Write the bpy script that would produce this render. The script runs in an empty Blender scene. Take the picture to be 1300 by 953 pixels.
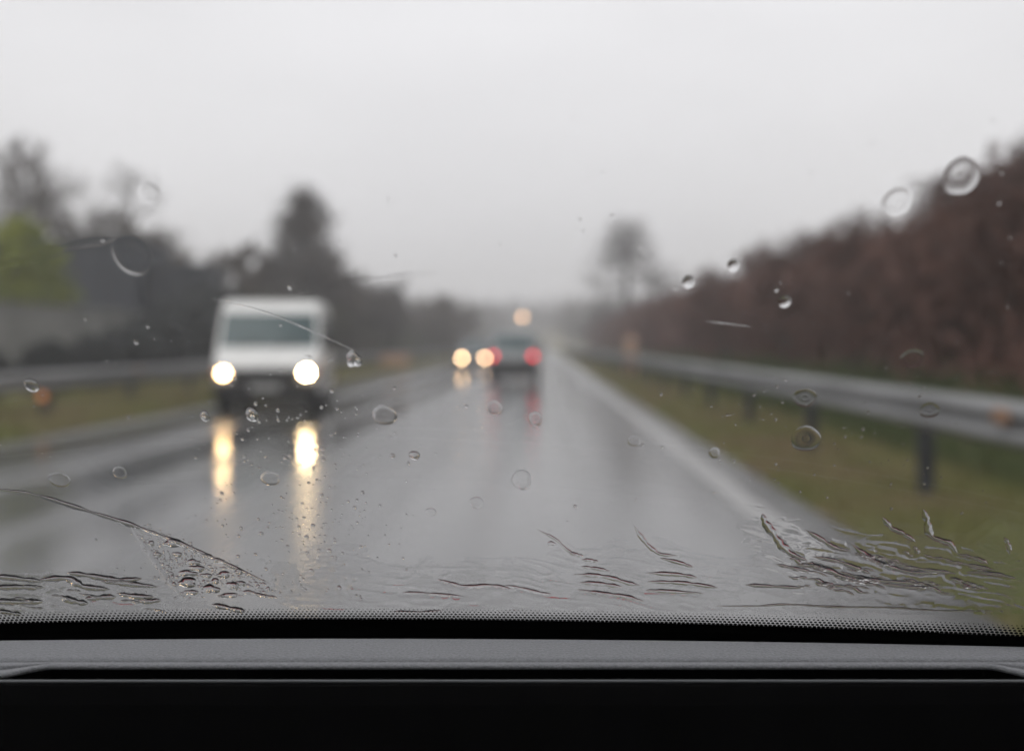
import bpy, math, random
import numpy as np
from mathutils import Vector, Matrix

R = math.radians
sc = bpy.context.scene
COL = sc.collection
H = 1.265                      # eye height of the camera above the road
FPX, VX, VY = 1450.0, 690.0, 437.0

# ------------------------------------------------------------------ helpers
def sm(a, b, x):
    t = min(1.0, max(0.0, (x - a) / (b - a)))
    return t * t * (3 - 2 * t)

def tag(o, label=None, cat=None, group=None, kind=None):
    if label: o['label'] = label
    if cat: o['category'] = cat
    if group: o['group'] = group
    if kind: o['kind'] = kind
    return o

def empty(name, loc=(0, 0, 0), rz=0, label=None, cat=None, group=None):
    o = bpy.data.objects.new(name, None)
    o.empty_display_size = 0.2
    o.location = loc
    o.rotation_euler = (0, 0, rz)
    COL.objects.link(o)
    return tag(o, label, cat, group)

def link(name, me, mat=None, parent=None):
    o = bpy.data.objects.new(name, me)
    if mat is not None and len(me.materials) == 0: me.materials.append(mat)
    COL.objects.link(o)
    if parent is not None: o.parent = parent
    return o

def copy_tree(o, parent=None):
    c = o.copy(); COL.objects.link(c); c.parent = parent
    for ch in list(o.children): copy_tree(ch, c)
    return c

class MB:
    """collects shapes for ONE mesh"""
    def __init__(s): s.v = []; s.f = []
    def add(s, vs, fs):
        b = len(s.v); s.v.extend([tuple(p) for p in vs]); s.f.extend([tuple(b + i for i in f) for f in fs]); return s
    def box(s, x0, x1, y0, y1, z0, z1):
        return s.add([(x0,y0,z0),(x1,y0,z0),(x1,y1,z0),(x0,y1,z0),(x0,y0,z1),(x1,y0,z1),(x1,y1,z1),(x0,y1,z1)],
                     [(3,2,1,0),(4,5,6,7),(0,1,5,4),(1,2,6,5),(2,3,7,6),(3,0,4,7)])
    def lathe(s, c, axis, prof, n=24):
        """prof: (distance along axis, radius)"""
        ax = Vector(axis).normalized(); a = ax.orthogonal().normalized(); b = ax.cross(a); c = Vector(c)
        vs, fs = [], []
        for (d, r) in prof:
            for k in range(n):
                t = 2 * math.pi * k / n
                vs.append(c + ax * d + (a * math.cos(t) + b * math.sin(t)) * r)
        for i in range(len(prof) - 1):
            for k in range(n):
                k2 = (k + 1) % n
                fs.append((i*n+k, i*n+k2, (i+1)*n+k2, (i+1)*n+k))
        fs.append(tuple(range(n - 1, -1, -1))); fs.append(tuple((len(prof)-1)*n + k for k in range(n)))
        return s.add(vs, fs)
    def tube(s, pts, r, n=8):
        pts = [Vector(p) for p in pts]; vs, fs = [], []
        for i, p in enumerate(pts):
            t = (pts[min(i+1, len(pts)-1)] - pts[max(i-1, 0)]).normalized()
            a = t.cross(Vector((0.13, 0.27, 0.95))).normalized(); b = t.cross(a)
            rr = r[i] if isinstance(r, (list, tuple)) else r
            for k in range(n):
                q = 2 * math.pi * k / n
                vs.append(p + (a * math.cos(q) + b * math.sin(q)) * rr)
        for i in range(len(pts) - 1):
            for k in range(n):
                k2 = (k + 1) % n
                fs.append((i*n+k, i*n+k2, (i+1)*n+k2, (i+1)*n+k))
        fs.append(tuple(range(n-1, -1, -1))); fs.append(tuple((len(pts)-1)*n + k for k in range(n)))
        return s.add(vs, fs)
    def prism(s, prof, wfun):
        """side outline (y,z) carried across the width; half width wfun(y,z)"""
        n = len(prof)
        vs = [(-wfun(y, z), y, z) for y, z in prof] + [(wfun(y, z), y, z) for y, z in prof]
        fs = [(i, (i+1) % n, n + (i+1) % n, n + i) for i in range(n)]
        fs.append(tuple(range(n - 1, -1, -1))); fs.append(tuple(range(n, 2*n)))
        return s.add(vs, fs)
    def build(s, name, mat, parent=None, smooth=False, bevel=0, seg=3):
        me = bpy.data.meshes.new(name); me.from_pydata(s.v, [], s.f); me.update()
        if smooth: me.polygons.foreach_set('use_smooth', [True] * len(me.polygons))
        o = link(name, me, mat, parent)
        if bevel:
            import bmesh
            bm = bmesh.new(); bm.from_mesh(me)
            bmesh.ops.recalc_face_normals(bm, faces=bm.faces[:]); bm.to_mesh(me); bm.free()
            m = o.modifiers.new('bevel', 'BEVEL'); m.width = bevel; m.segments = seg; m.limit_method = 'ANGLE'; m.angle_limit = R(28)
            me.polygons.foreach_set('use_smooth', [True] * len(me.polygons))
            m2 = o.modifiers.new('wn', 'WEIGHTED_NORMAL'); m2.keep_sharp = False
        return o

def fast_mesh(name, V, F):
    """V (n,3) array, F (m,k) array with k = 3 or 4"""
    V = np.asarray(V, np.float32); F = np.asarray(F, np.int32)
    me = bpy.data.meshes.new(name); k = F.shape[1]
    me.vertices.add(len(V)); me.vertices.foreach_set('co', V.ravel())
    me.loops.add(F.size); me.loops.foreach_set('vertex_index', F.ravel())
    me.polygons.add(len(F)); me.polygons.foreach_set('loop_start', np.arange(0, F.size, k, dtype=np.int32))
    me.update(calc_edges=True); me.validate()
    return me

# ------------------------------------------------------------------ materials
def nodes(name):
    m = bpy.data.materials.new(name); m.use_nodes = True
    nt = m.node_tree; nt.nodes.clear()
    out = nt.nodes.new('ShaderNodeOutputMaterial')
    return m, nt, out

def mat(name, col, rough=0.6, var=0.25, scale=3.0, metal=0.0, bump=0.0, bscale=60.0, spec=0.5, coat=0.0, col2=None, stretch=(1, 1, 1), coatr=0.08):
    m, nt, out = nodes(name); N = nt.nodes; L = nt.links
    p = N.new('ShaderNodeBsdfPrincipled'); L.new(p.outputs[0], out.inputs[0])
    tc = N.new('ShaderNodeTexCoord'); mp = N.new('ShaderNodeMapping'); mp.inputs['Scale'].default_value = stretch
    L.new(tc.outputs['Object'], mp.inputs[0])
    nz = N.new('ShaderNodeTexNoise'); nz.inputs['Scale'].default_value = scale; nz.inputs['Detail'].default_value = 6
    L.new(mp.outputs[0], nz.inputs['Vector'])
    rp = N.new('ShaderNodeValToRGB'); e = rp.color_ramp.elements
    c2 = col2 or tuple(c * (1 + var) for c in col)
    c1 = col if col2 else tuple(c * (1 - var) for c in col)
    e[0].position = .3; e[1].position = .7; e[0].color = (*c1, 1); e[1].color = (*c2, 1)
    L.new(nz.outputs['Fac'], rp.inputs[0]); L.new(rp.outputs[0], p.inputs['Base Color'])
    p.inputs['Roughness'].default_value = rough; p.inputs['Metallic'].default_value = metal
    p.inputs['Specular IOR Level'].default_value = spec
    p.inputs['Coat Weight'].default_value = coat; p.inputs['Coat Roughness'].default_value = coatr
    if bump:
        n2 = N.new('ShaderNodeTexNoise'); n2.inputs['Scale'].default_value = bscale; n2.inputs['Detail'].default_value = 4
        L.new(tc.outputs['Object'], n2.inputs['Vector'])
        b = N.new('ShaderNodeBump'); b.inputs['Strength'].default_value = bump; b.inputs['Distance'].default_value = 0.5 / bscale
        L.new(n2.outputs['Fac'], b.inputs['Height']); L.new(b.outputs[0], p.inputs['Normal'])
    return m

def emit(name, col, s):
    m, nt, out = nodes(name)
    e = nt.nodes.new('ShaderNodeEmission'); e.inputs[0].default_value = (*col, 1); e.inputs[1].default_value = s
    nt.links.new(e.outputs[0], out.inputs[0]); return m

def water_mat():
    m, nt, out = nodes('rain_water')
    g = nt.nodes.new('ShaderNodeBsdfGlass'); g.inputs['IOR'].default_value = 1.333; g.inputs['Roughness'].default_value = 0.0
    g.inputs['Color'].default_value = (1, 1, 1, 1)
    nt.links.new(g.outputs[0], out.inputs[0]); return m

def pane_mat():
    m, nt, out = nodes('windscreen_glass'); N = nt.nodes; L = nt.links
    lw = N.new('ShaderNodeLayerWeight'); lw.inputs['Blend'].default_value = 0.5
    pw = N.new('ShaderNodeMath'); pw.operation = 'POWER'; L.new(lw.outputs['Facing'], pw.inputs[0]); pw.inputs[1].default_value = 5
    ma = N.new('ShaderNodeMath'); ma.operation = 'MULTIPLY_ADD'; L.new(pw.outputs[0], ma.inputs[0]); ma.inputs[1].default_value = .96; ma.inputs[2].default_value = .04
    t = N.new('ShaderNodeBsdfTransparent'); t.inputs[0].default_value = (.99, .99, .99, 1)
    g = N.new('ShaderNodeBsdfGlossy'); g.inputs['Roughness'].default_value = 0.0; g.inputs[0].default_value = (1, 1, 1, 1)
    mx = N.new('ShaderNodeMixShader'); L.new(ma.outputs[0], mx.inputs[0]); L.new(t.outputs[0], mx.inputs[1]); L.new(g.outputs[0], mx.inputs[2])
    L.new(mx.outputs[0], out.inputs[0]); return m

def road_mat():
    m, nt, out = nodes('wet_asphalt'); N = nt.nodes; L = nt.links
    p = N.new('ShaderNodeBsdfPrincipled'); L.new(p.outputs[0], out.inputs[0])
    tc = N.new('ShaderNodeTexCoord')
    def noise(scale, detail, st):
        mp = N.new('ShaderNodeMapping'); mp.inputs['Scale'].default_value = st; L.new(tc.outputs['Object'], mp.inputs[0])
        n = N.new('ShaderNodeTexNoise'); n.inputs['Scale'].default_value = scale; n.inputs['Detail'].default_value = detail
        L.new(mp.outputs[0], n.inputs['Vector']); return n.outputs['Fac']
    def ramp(src, a, b, pa=.35, pb=.65):
        r = N.new('ShaderNodeMapRange'); r.inputs['From Min'].default_value = pa; r.inputs['From Max'].default_value = pb
        r.inputs['To Min'].default_value = a; r.inputs['To Max'].default_value = b; L.new(src, r.inputs['Value']); return r.outputs[0]
    def math_(op, a, b):
        n = N.new('ShaderNodeMath'); n.operation = op
        for i, q in enumerate((a, b)):
            if isinstance(q, (int, float)): n.inputs[i].default_value = q
            else: L.new(q, n.inputs[i])
        return n.outputs[0]
    # long bands along the lanes where tyres have worn and drained the surface
    lanes = noise(0.55, 2, (1.0, 0.012, 1.0))
    fine = noise(30, 4, (1, 1, 1))
    patch = noise(0.35, 4, (1, .25, 1))
    rough = math_('ADD', ramp(lanes, .12, .30), ramp(patch, -.03, .05))
    cr = N.new('ShaderNodeValToRGB'); e = cr.color_ramp.elements
    e[0].position = .3; e[1].position = .75; e[0].color = (.048, .049, .050, 1); e[1].color = (.085, .086, .087, 1)
    L.new(math_('ADD', math_('MULTIPLY', fine, .4), math_('MULTIPLY', lanes, .6)), cr.inputs[0]); L.new(cr.outputs[0], p.inputs['Base Color'])
    p.inputs['IOR'].default_value = 1.40
    # specular level set lower towards the left, to darken the oncoming lane
    sx = N.new('ShaderNodeSeparateXYZ'); L.new(tc.outputs['Object'], sx.inputs[0])
    sr = N.new('ShaderNodeMapRange'); sr.interpolation_type = 'SMOOTHSTEP'
    for k_, v_ in (('From Min', -5.4), ('From Max', -4.0), ('To Min', .50), ('To Max', .88)): sr.inputs[k_].default_value = v_
    L.new(math_('ADD', sx.outputs['X'], ramp(lanes, -.8, .8)), sr.inputs['Value'])
    spec = math_('ADD', sr.outputs[0], ramp(patch, -.06, .06))
    # wheel tracks pressed into the surface hold a smooth sheet of water
    wob = ramp(noise(.5, 3, (.2, .09, 1)), -.18, .18)
    for cx_, w_, depth in ((-5.9, .55, .75), (-4.15, .65, .85), (-3.0, .50, .72), (-.95, .40, .30), (-.12, .42, .55), (.75, .45, .30)):
        d_ = math_('ABSOLUTE', math_('ADD', math_('ADD', sx.outputs['X'], wob), -cx_), 0)
        tr = N.new('ShaderNodeMapRange'); tr.interpolation_type = 'SMOOTHSTEP'
        for k_, v_ in (('From Min', w_ * .25), ('From Max', w_), ('To Min', 1 - depth), ('To Max', 1)): tr.inputs[k_].default_value = v_
        L.new(d_, tr.inputs['Value']); rough = math_('MULTIPLY', rough, tr.outputs[0])
    L.new(spec, p.inputs['Specular IOR Level']); L.new(rough, p.inputs['Roughness'])
    b = N.new('ShaderNodeBump'); b.inputs['Strength'].default_value = .21; b.inputs['Distance'].default_value = .02
    L.new(noise(9, 5, (1, 1, 1)), b.inputs['Height']); L.new(b.outputs[0], p.inputs['Normal'])
    return m

def ground_mat():
    m, nt, out = nodes('verge_ground'); N = nt.nodes; L = nt.links
    p = N.new('ShaderNodeBsdfPrincipled'); L.new(p.outputs[0], out.inputs[0]); p.inputs['Roughness'].default_value = .9; p.inputs['Specular IOR Level'].default_value = .15
    tc = N.new('ShaderNodeTexCoord')
    def noise(scale, d=5):
        n = N.new('ShaderNodeTexNoise'); n.inputs['Scale'].default_value = scale; n.inputs['Detail'].default_value = d; L.new(tc.outputs['Object'], n.inputs['Vector']); return n.outputs['Fac']
    r1 = N.new('ShaderNodeValToRGB'); e = r1.color_ramp.elements
    e[0].position = .34; e[1].position = .66; e[0].color = (.175, .122, .075, 1); e[1].color = (.14, .17, .042, 1)
    k = e.new(.5); k.color = (.155, .13, .062, 1)
    L.new(noise(.9), r1.inputs[0])
    r2 = N.new('ShaderNodeValToRGB'); e = r2.color_ramp.elements
    e[0].position = .35; e[1].position = .7; e[0].color = (.6, .6, .6, 1); e[1].color = (1.25, 1.25, 1.2, 1)
    L.new(noise(14), r2.inputs[0])
    mx = N.new('ShaderNodeMixRGB'); mx.blend_type = 'MULTIPLY'; mx.inputs[0].default_value = 1
    L.new(r1.outputs[0], mx.inputs[1]); L.new(r2.outputs[0], mx.inputs[2]); L.new(mx.outputs[0], p.inputs['Base Color'])
    return m

M = {}
M['water'] = water_mat(); M['pane'] = pane_mat(); M['road'] = road_mat(); M['ground'] = ground_mat()
M['frit'] = mat('black_ceramic', (.0025, .0025, .0025), .7, .1, spec=.05)
M['dash'] = mat('grained_dash_plastic', (.205, .210, .222), .6, .20, 620, bump=1.0, bscale=480, spec=.3)
M['dash_black'] = mat('black_plastic', (.003, .003, .0032), .8, .2, 30, spec=.03)
M['trim'] = mat('grey_trim', (.16, .17, .18), .4, .1, 20)
M['red_paint'] = mat('dark_red_paint', (.20, .014, .018), .6, .1, 2, spec=.15)
M['cloth'] = mat('headliner_cloth', (.22, .22, .21), .95, .08, 50)
M['line'] = mat('road_paint', (.26, .26, .255), .24, .18, 6, bump=.2, bscale=30)
M['galv'] = mat('galvanised_steel', (.20, .202, .205), .7, .25, 1.2, spec=.3, metal=.0, bump=.1, bscale=8, stretch=(1, .3, 2))
M['post'] = mat('dark_post', (.026, .028, .032), .6, .3, 4)
M['amber'] = mat('amber_reflector', (.26, .14, .08), .4, .1, 20)
M['amber_lit'] = emit('amber_lamp', (1.0, .40, .14), .5)
M['white_paint'] = mat('white_van_paint', (.66, .66, .64), .35, .06, 2, coat=.4)
M['silver'] = mat('grey_paint', (.17, .185, .19), .35, .08, 2, metal=.3, coat=.4)
M['dark_paint'] = mat('dark_blue_paint', (.03, .034, .045), .3, .1, 2, coat=.5)
M['black_trim'] = mat('black_rubber', (.018, .018, .019), .65, .2, 8)
M['van_glass'] = mat('tinted_glass', (.045, .075, .08), .12, .1, 2, spec=.25)
M['rim'] = mat('steel_rim', (.35, .35, .36), .4, .1, 6, metal=.7)
M['tyre'] = mat('tyre_rubber', (.016, .016, .017), .75, .2, 20)
M['plate'] = mat('plate_white', (.3, .3, .29), .4, .05, 4)
M['lamp_hot'] = emit('headlamp_bright', (1.0, .72, .38), 105)
M['lamp_warm'] = emit('headlamp_dim', (1.0, .64, .30), 42)
M['lamp_far'] = emit('headlamp_far', (1.0, .64, .34), 30)
M['lamp_far_dim'] = emit('headlamp_far_dim', (1.0, .62, .34), 24)
M['tail'] = emit('tail_lamp', (1.0, .03, .05), 4.6)
M['sodium'] = emit('street_lamp_glow', (1.0, .58, .30), 17)
M['reflector_bowl'] = mat('lamp_bowl', (.6, .6, .6), .2, .05, 4, metal=.9)
M['indicator'] = mat('orange_indicator', (.55, .2, .04), .3, .1, 8)
M['red_lens'] = mat('red_lens', (.35, .01, .012), .3, .1, 8)
M['bark'] = mat('bark', (.060, .048, .040), .9, .35, 6, bump=.4, bscale=30)
M['twig_red'] = mat('reddish_twigs', (.068, .036, .029), .9, .3, .35, col2=(.165, .080, .060))
M['twig_grey'] = mat('grey_twigs', (.060, .052, .046), .9, .3, .6, col2=(.10, .084, .072))
M['twig_brown'] = mat('brown_twigs', (.070, .052, .036), .9, .3, .6, col2=(.10, .078, .056))
M['needle'] = mat('dark_needles', (.020, .028, .022), .8, .3, 1.5, col2=(.040, .050, .038))
M['needle_yellow'] = mat('yellow_green_needles', (.085, .115, .010), .8, .3, 1.0, col2=(.25, .27, .014))
M['leaf_dark'] = mat('dark_leaves', (.018, .021, .022), .7, .3, 1.2, col2=(.036, .040, .038))
M['leaf_olive'] = mat('olive_leaves', (.040, .042, .026), .8, .3, .7, col2=(.070, .066, .038))
M['grass'] = mat('wet_grass', (.215, .155, .090), .7, .3, .55, col2=(.15, .18, .040))
M['grass_green'] = mat('green_grass', (.040, .062, .014), .7, .3, .5, col2=(.070, .088, .022))
M['concrete'] = mat('stained_concrete', (.20, .20, .185), .9, .25, .7, bump=.3, bscale=12)
M['cladding'] = mat('slate_cladding', (.026, .031, .041), .6, .2, .5, stretch=(4, 4, .4))
M['cladding_dark'] = mat('dark_cladding', (.022, .026, .034), .6, .2, .5, stretch=(4, 4, .4))
M['roof_sheet'] = mat('roof_sheet', (.05, .055, .062), .5, .2, 1)
M['wood_post'] = mat('orange_plastic', (.42, .23, .13), .5, .2, 6)

# ------------------------------------------------------------------ terrain
def gz(x, y):
    z = 0.0
    fade = 1 - .75 * sm(120, 230, y)
    if x > 3.6: z += (1.55 * sm(3.6, 9.5, x) + 4.2 * sm(8, 26, x)) * fade
    if x < -9.2: z += .25 * sm(9.2, 13, -x)
    z += 17 * sm(230, 620, y)
    return z

def build_ground():
    xs = [-700, -400, -200, -120, -80, -60, -45, -35, -28, -22, -18, -15, -12.5, -10.5, -9, -8, -7, -5, -2, 0, 1.5, 2.2, 2.8, 3.4, 4, 4.6, 5.2, 6, 7, 8, 9, 10, 11.5, 13, 15, 17, 20, 23, 27, 33, 45, 70, 120, 250, 450, 700]
    ys = [-60, -20, -5, 0, 3, 6, 9, 12, 15, 18, 22, 26, 30, 36, 42, 50, 60, 70, 80, 95, 110, 125, 140, 155, 170, 190, 210, 230, 250, 270, 300, 330, 360, 400, 440, 480, 520, 560, 600, 640, 800, 1100]
    V, F = [], []
    rnd = random.Random(3)
    for y in ys:
        for x in xs:
            n = 0 if (-9 < x < 3.5) else rnd.uniform(-.05, .05)
            V.append((x, y, gz(x, y) - .03 + n))
    nx = len(xs)
    for j in range(len(ys) - 1):
        for i in range(nx - 1):
            F.append((j*nx+i, j*nx+i+1, (j+1)*nx+i+1, (j+1)*nx+i))
    me = fast_mesh('ground', V, F); me.polygons.foreach_set('use_smooth', [True] * len(me.polygons))
    tag(link('ground', me, M['ground']), 'olive brown grassy ground either side of the wet road', None, None, 'structure')

def strip(name, x0, x1, z, material, y0=-20, y1=640):
    ys = [y0 + (y1 - y0) * i / 60 for i in range(61)]
    V, F = [], []
    for y in ys:
        V += [(x0, y, gz(0, y) + z), (x1, y, gz(0, y) + z)]
    for i in range(60): F.append((2*i, 2*i+1, 2*i+3, 2*i+2))
    me = fast_mesh(name, V, F)
    return link(name, me, material)

build_ground()
tag(strip('road', -6.9, 2.07, 0.0, M['road'], -20, 335), 'wet grey two way road running straight ahead', None, None, 'structure')
tag(strip('edge_line', 1.50, 1.72, 0.005, M['line'], 6.6, 335), 'white painted edge line on the right of the road', None, None, 'structure')

# ------------------------------------------------------------------ guardrails
def guardrail(name, X, ztop, side, y0, y1, first, label, reflectors):
    root = empty(name, (X, first, 0), 0, label, 'guardrail')
    # W profile: (depth towards the road, height)
    prof = [(0, 0), (.02, .012), (.07, .045), (.08, .075), (.07, .105), (.015, .135), (.012, .155), (.015, .175), (.07, .205), (.08, .235), (.07, .265), (.02, .298), (0, .31)]
    out = [(d, z) for d, z in prof] + [(d - .006, z) for d, z in reversed(prof)]
    ys = [y0 + (y1 - y0) * i / 40 for i in range(41)]
    m = MB(); n = len(out); V, F = [], []
    for y in ys:
        for d, z in out: V.append((side * d, y - first, ztop - .31 + z))
    for j in range(40):
        for i in range(n):
            i2 = (i + 1) % n; F.append((j*n+i, j*n+i2, (j+1)*n+i2, (j+1)*n+i))
    F.append(tuple(range(n))); F.append(tuple(40*n + i for i in reversed(range(n))))
    m.add(V, F).build('beam', M['galv'], root, bevel=0)
    y = first
    pm = None
    while y < y1 - 1:
        if pm is None:
            q = MB(); q.box(-.06, .06, -.05, .05, -.3, ztop - .06)
            q.box(-.09 if side > 0 else .03, -.03 if side > 0 else .09, -.07, .07, ztop - .3, ztop - .02)
            # spacer block between post and beam
            q.box(min(0, side * .06), max(0, side * .06), -.04, .04, ztop - .25, ztop - .08)
            pm = q.build('post', M['post'], root, bevel=.008, seg=2); pm.location = (-side * .08, 0, 0)
            p = pm
        else:
            p = pm.copy(); COL.objects.link(p); p.parent = root
        p.location = (-side * .08, y - first, 0)
        y += 4.0
    for (yy, w, zc) in reflectors:
        q = MB(); q.box(side * .075 - .012, side * .075 + .012, -w / 2, w / 2, -.05, .05)
        r = q.build('reflector', M['amber'], root, bevel=.008, seg=2); r.location = (side * .012, yy - first, zc)
    return root

guardrail('guardrail', 3.05, .90, -1, 1.4, 190, 9.35 - 8, 'galvanised steel guardrail on dark posts along the right grass verge', [(7.4, .25, .80), (40.2, .3, .80)])
guardrail('guardrail', -8.6, .80, 1, 6, 190, 8.0, 'galvanised steel guardrail beyond the oncoming lane on the left', [(24, .25, .72)])

# ------------------------------------------------------------------ trees
def seg_mesh(name, segs, n):
    V = np.zeros((len(segs) * 2 * n, 3), np.float32); F = np.zeros((len(segs) * n, 4), np.int32)
    for i, (a, b, ra, rb) in enumerate(segs):
        d = (b - a)
        if d.length < 1e-6: continue
        d.normalize(); u = d.orthogonal().normalized(); w = d.cross(u); o = i * 2 * n
        for k in range(n):
            t = 2 * math.pi * k / n; e = u * math.cos(t) + w * math.sin(t)
            V[o + k] = a + e * ra; V[o + n + k] = b + e * rb
        for k in range(n):
            k2 = (k + 1) % n; F[i * n + k] = (o + k, o + k2, o + n + k2, o + n + k)
    me = fast_mesh(name, V, F)
    return me

def grow(seed, h, spread=.45, shape='round', dens=1.0, twig=.008):
    rnd = random.Random(seed); big, small = [], []
    def rv(s): return Vector((rnd.gauss(0, s), rnd.gauss(0, s), rnd.gauss(0, s)))
    def branch(p, d, L, r, lev):
        n = 4 if lev < 2 else (3 if lev == 2 else 2)
        pts = [p]; dirs = [d]
        for i in range(n):
            d = (d + rv(.10 + .06 * lev) + Vector((0, 0, .06))).normalized()
            q = pts[-1] + d * (L / n); pts.append(q); dirs.append(d)
            ra = r * (1 - .75 * i / n); rb = r * (1 - .75 * (i + 1) / n)
            (big if lev < 2 else small).append((pts[-2], q, max(ra, twig), max(rb, twig * .7)))
        if lev >= 4: return
        kids = [int(15 * dens), int(7 * dens), int(6 * dens), 4][lev]
        for k in range(kids):
            t0 = .22 if lev == 0 else .15
            t = t0 + (1 - t0) * (k + rnd.random()) / kids
            f = t * n; i = min(int(f), n - 1); q = pts[i].lerp(pts[i + 1], f - i)
            a = rnd.uniform(0, 2 * math.pi)
            side = dirs[i + 1].orthogonal().normalized(); side.rotate(Matrix.Rotation(a, 3, dirs[i + 1]))
            if lev == 0:
                if shape == 'cone': LL = h * spread * (1.05 - t) * rnd.uniform(.75, 1.1); up = .35
                elif shape == 'column': LL = h * spread * (1.15 - t) ** .7 * rnd.uniform(.7, 1.1) * .8; up = 1.1
                else: LL = h * spread * (1.1 - .75 * t) * rnd.uniform(.7, 1.15); up = .75
            else: LL = L * rnd.uniform(.32, .55) * (1.1 - .4 * t); up = .5
            nd = (side + dirs[i + 1] * up + rv(.12)).normalized()
            branch(q, nd, LL, r * (.42 if lev == 0 else .5) * (1.1 - .5 * t), lev + 1)
    branch(Vector((0, 0, -.3)), Vector((rnd.gauss(0, .03), rnd.gauss(0, .03), 1)).normalized(), h + .3 if shape != 'round' else h * .85, h * .016 + .02, 0)
    return seg_mesh('trunk', big, 6), seg_mesh('crown', small, 3)

def needles(seed, h, w, n, shape='cone', size=.16):
    """evergreen crown: sprays of small leaf-sized blades through the crown's volume, set on its limbs"""
    rnd = np.random.RandomState(seed); rr = random.Random(seed)
    big = [(Vector((0, 0, -.3)), Vector((0, 0, h * .97)), .016 * h + .04, .01)]
    cl = []
    for k in range(int(n / 26)):
        t = rr.random() ** .8
        z = h * (.06 + .94 * t)
        prof = {'cone': 1 - t, 'column': (1 - t ** 7) * (.55 + .45 * min(1, t * 4)), 'round': math.sqrt(max(0, 1 - (2 * t - 1) ** 2))}[shape]
        lump = .75 + .35 * math.sin(z * 2.3 + seed) * math.sin(k * 1.7)
        a = rr.uniform(0, 2 * math.pi); rad = w / 2 * prof * lump * (.35 + .65 * rr.random() ** .5)
        c = Vector((math.cos(a) * rad, math.sin(a) * rad, z)); cl.append(c)
        if k % 4 == 0: big.append((Vector((0, 0, max(0, z - .25 * rad))), c, .02 + .004 * h, .008))
    C = np.array([tuple(c) for c in cl]); C = np.repeat(C, 26, axis=0)
    P = C + rnd.normal(0, .11 * w / 3 + .10, C.shape)
    d1 = rnd.normal(0, 1, C.shape); d1 /= np.linalg.norm(d1, axis=1)[:, None]
    d2 = rnd.normal(0, 1, C.shape); d2 -= d1 * (d1 * d2).sum(1)[:, None]; d2 /= np.linalg.norm(d2, axis=1)[:, None]
    s = size * rnd.uniform(.6, 1.3, (len(P), 1))
    V = np.stack([P - d1 * s, P + d2 * s * .45, P + d1 * s, P - d2 * s * .45], 1).reshape(-1, 3)
    V[:, 2] = np.maximum(V[:, 2], -.1)
    F = np.arange(len(V)).reshape(-1, 4)
    return seg_mesh('trunk', big, 6), fast_mesh('crown', V, F)

def plant(name, meshes, x, y, s, rz, crown_mat, label, cat, group=None, z=None, sx=1.0):
    e = empty(name, (x, y, (gz(x, y) if z is None else z) - .05), rz, label, cat, group)
    e.scale = (s * sx, s * sx, s)
    link('trunk', meshes[0], M['bark'], e)
    c = link('crown', meshes[1], None, e)
    if len(meshes[1].materials) == 0: meshes[1].materials.append(None)
    c.material_slots[0].link = 'OBJECT'; c.material_slots[0].material = crown_mat
    return e

rnd = random.Random(11)
shrubs = [grow(20 + i, 5.0, .46, 'round', 1.0, .011) for i in range(4)]
# thicket of bare trees on the right bank
pos = []
for row, (X0, n, y0, y1) in enumerate([(6.9, 26, 15, 150), (9.6, 24, 20, 150), (13.2, 20, 22, 140), (16.5, 14, 28, 130)]):
    for k in range(n):
        t = (k + rnd.uniform(-.3, .3)) / n
        y = y0 * (y1 / y0) ** max(0, t)
        pos.append((X0 + rnd.uniform(-.9, .9), y, row))
for i, (X, y, row) in enumerate(pos):
    base = gz(X, y)
    top = H + .455 * X * rnd.uniform(.90, 1.06) * (1 + .25 * sm(60, 140, y))
    s = max(.55, (top - base) / 5.0)
    far = 'distant' if y > 80 else ('middle distance' if y > 40 else 'near')
    where = ['fronting the thicket', 'second row of the thicket', 'third row of the thicket', 'topping the thicket'][row]
    plant('bare_tree', shrubs[i % 4], X, y, s, rnd.uniform(0, 6.28), M['twig_red'], f'reddish bare tree {where}, right bank, {far}', 'tree', 'bare trees on the right bank', sx=1.15)

# brush under the thicket, too tangled to count
def brush(name, spots, n, size, material, label, seed, hmax):
    r = np.random.RandomState(seed); P = []
    for k in range(n):
        x0, x1, y0, y1 = spots[k % len(spots)]
        x = r.uniform(x0, x1); y = y0 * (y1 / y0) ** r.uniform()
        P.append((x, y, gz(x, y) + hmax * r.uniform() ** 1.3))
    P = np.array(P)
    d1 = r.normal(0, 1, P.shape); d1[:, 2] = np.abs(d1[:, 2]) + .6; d1 /= np.linalg.norm(d1, axis=1)[:, None]
    d2 = np.cross(d1, r.normal(0, 1, P.shape)); d2 /= np.linalg.norm(d2, axis=1)[:, None]
    s = size * r.uniform(.5, 1.4, (len(P), 1)) * np.clip(P[:, 1:2] / 30, 1, 3)
    V = np.stack([P - d1 * s, P + d2 * s * .14, P + d1 * s, P - d2 * s * .14], 1).reshape(-1, 3)
    me = fast_mesh(name, V, np.arange(len(V)).reshape(-1, 4))
    return tag(link(name, me, material), label, None, None, 'stuff')
brush('undergrowth', [(5.9, 16, 13, 155)], 48000, .32, M['twig_red'], 'tangled brown undergrowth below the bare trees on the right bank', 5, 2.6)
brush('weeds', [(-24, -10.2, 44, 190)], 26000, .34, M['leaf_olive'], 'rough olive brown weeds behind the left guardrail', 6, 1.5)

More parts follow.
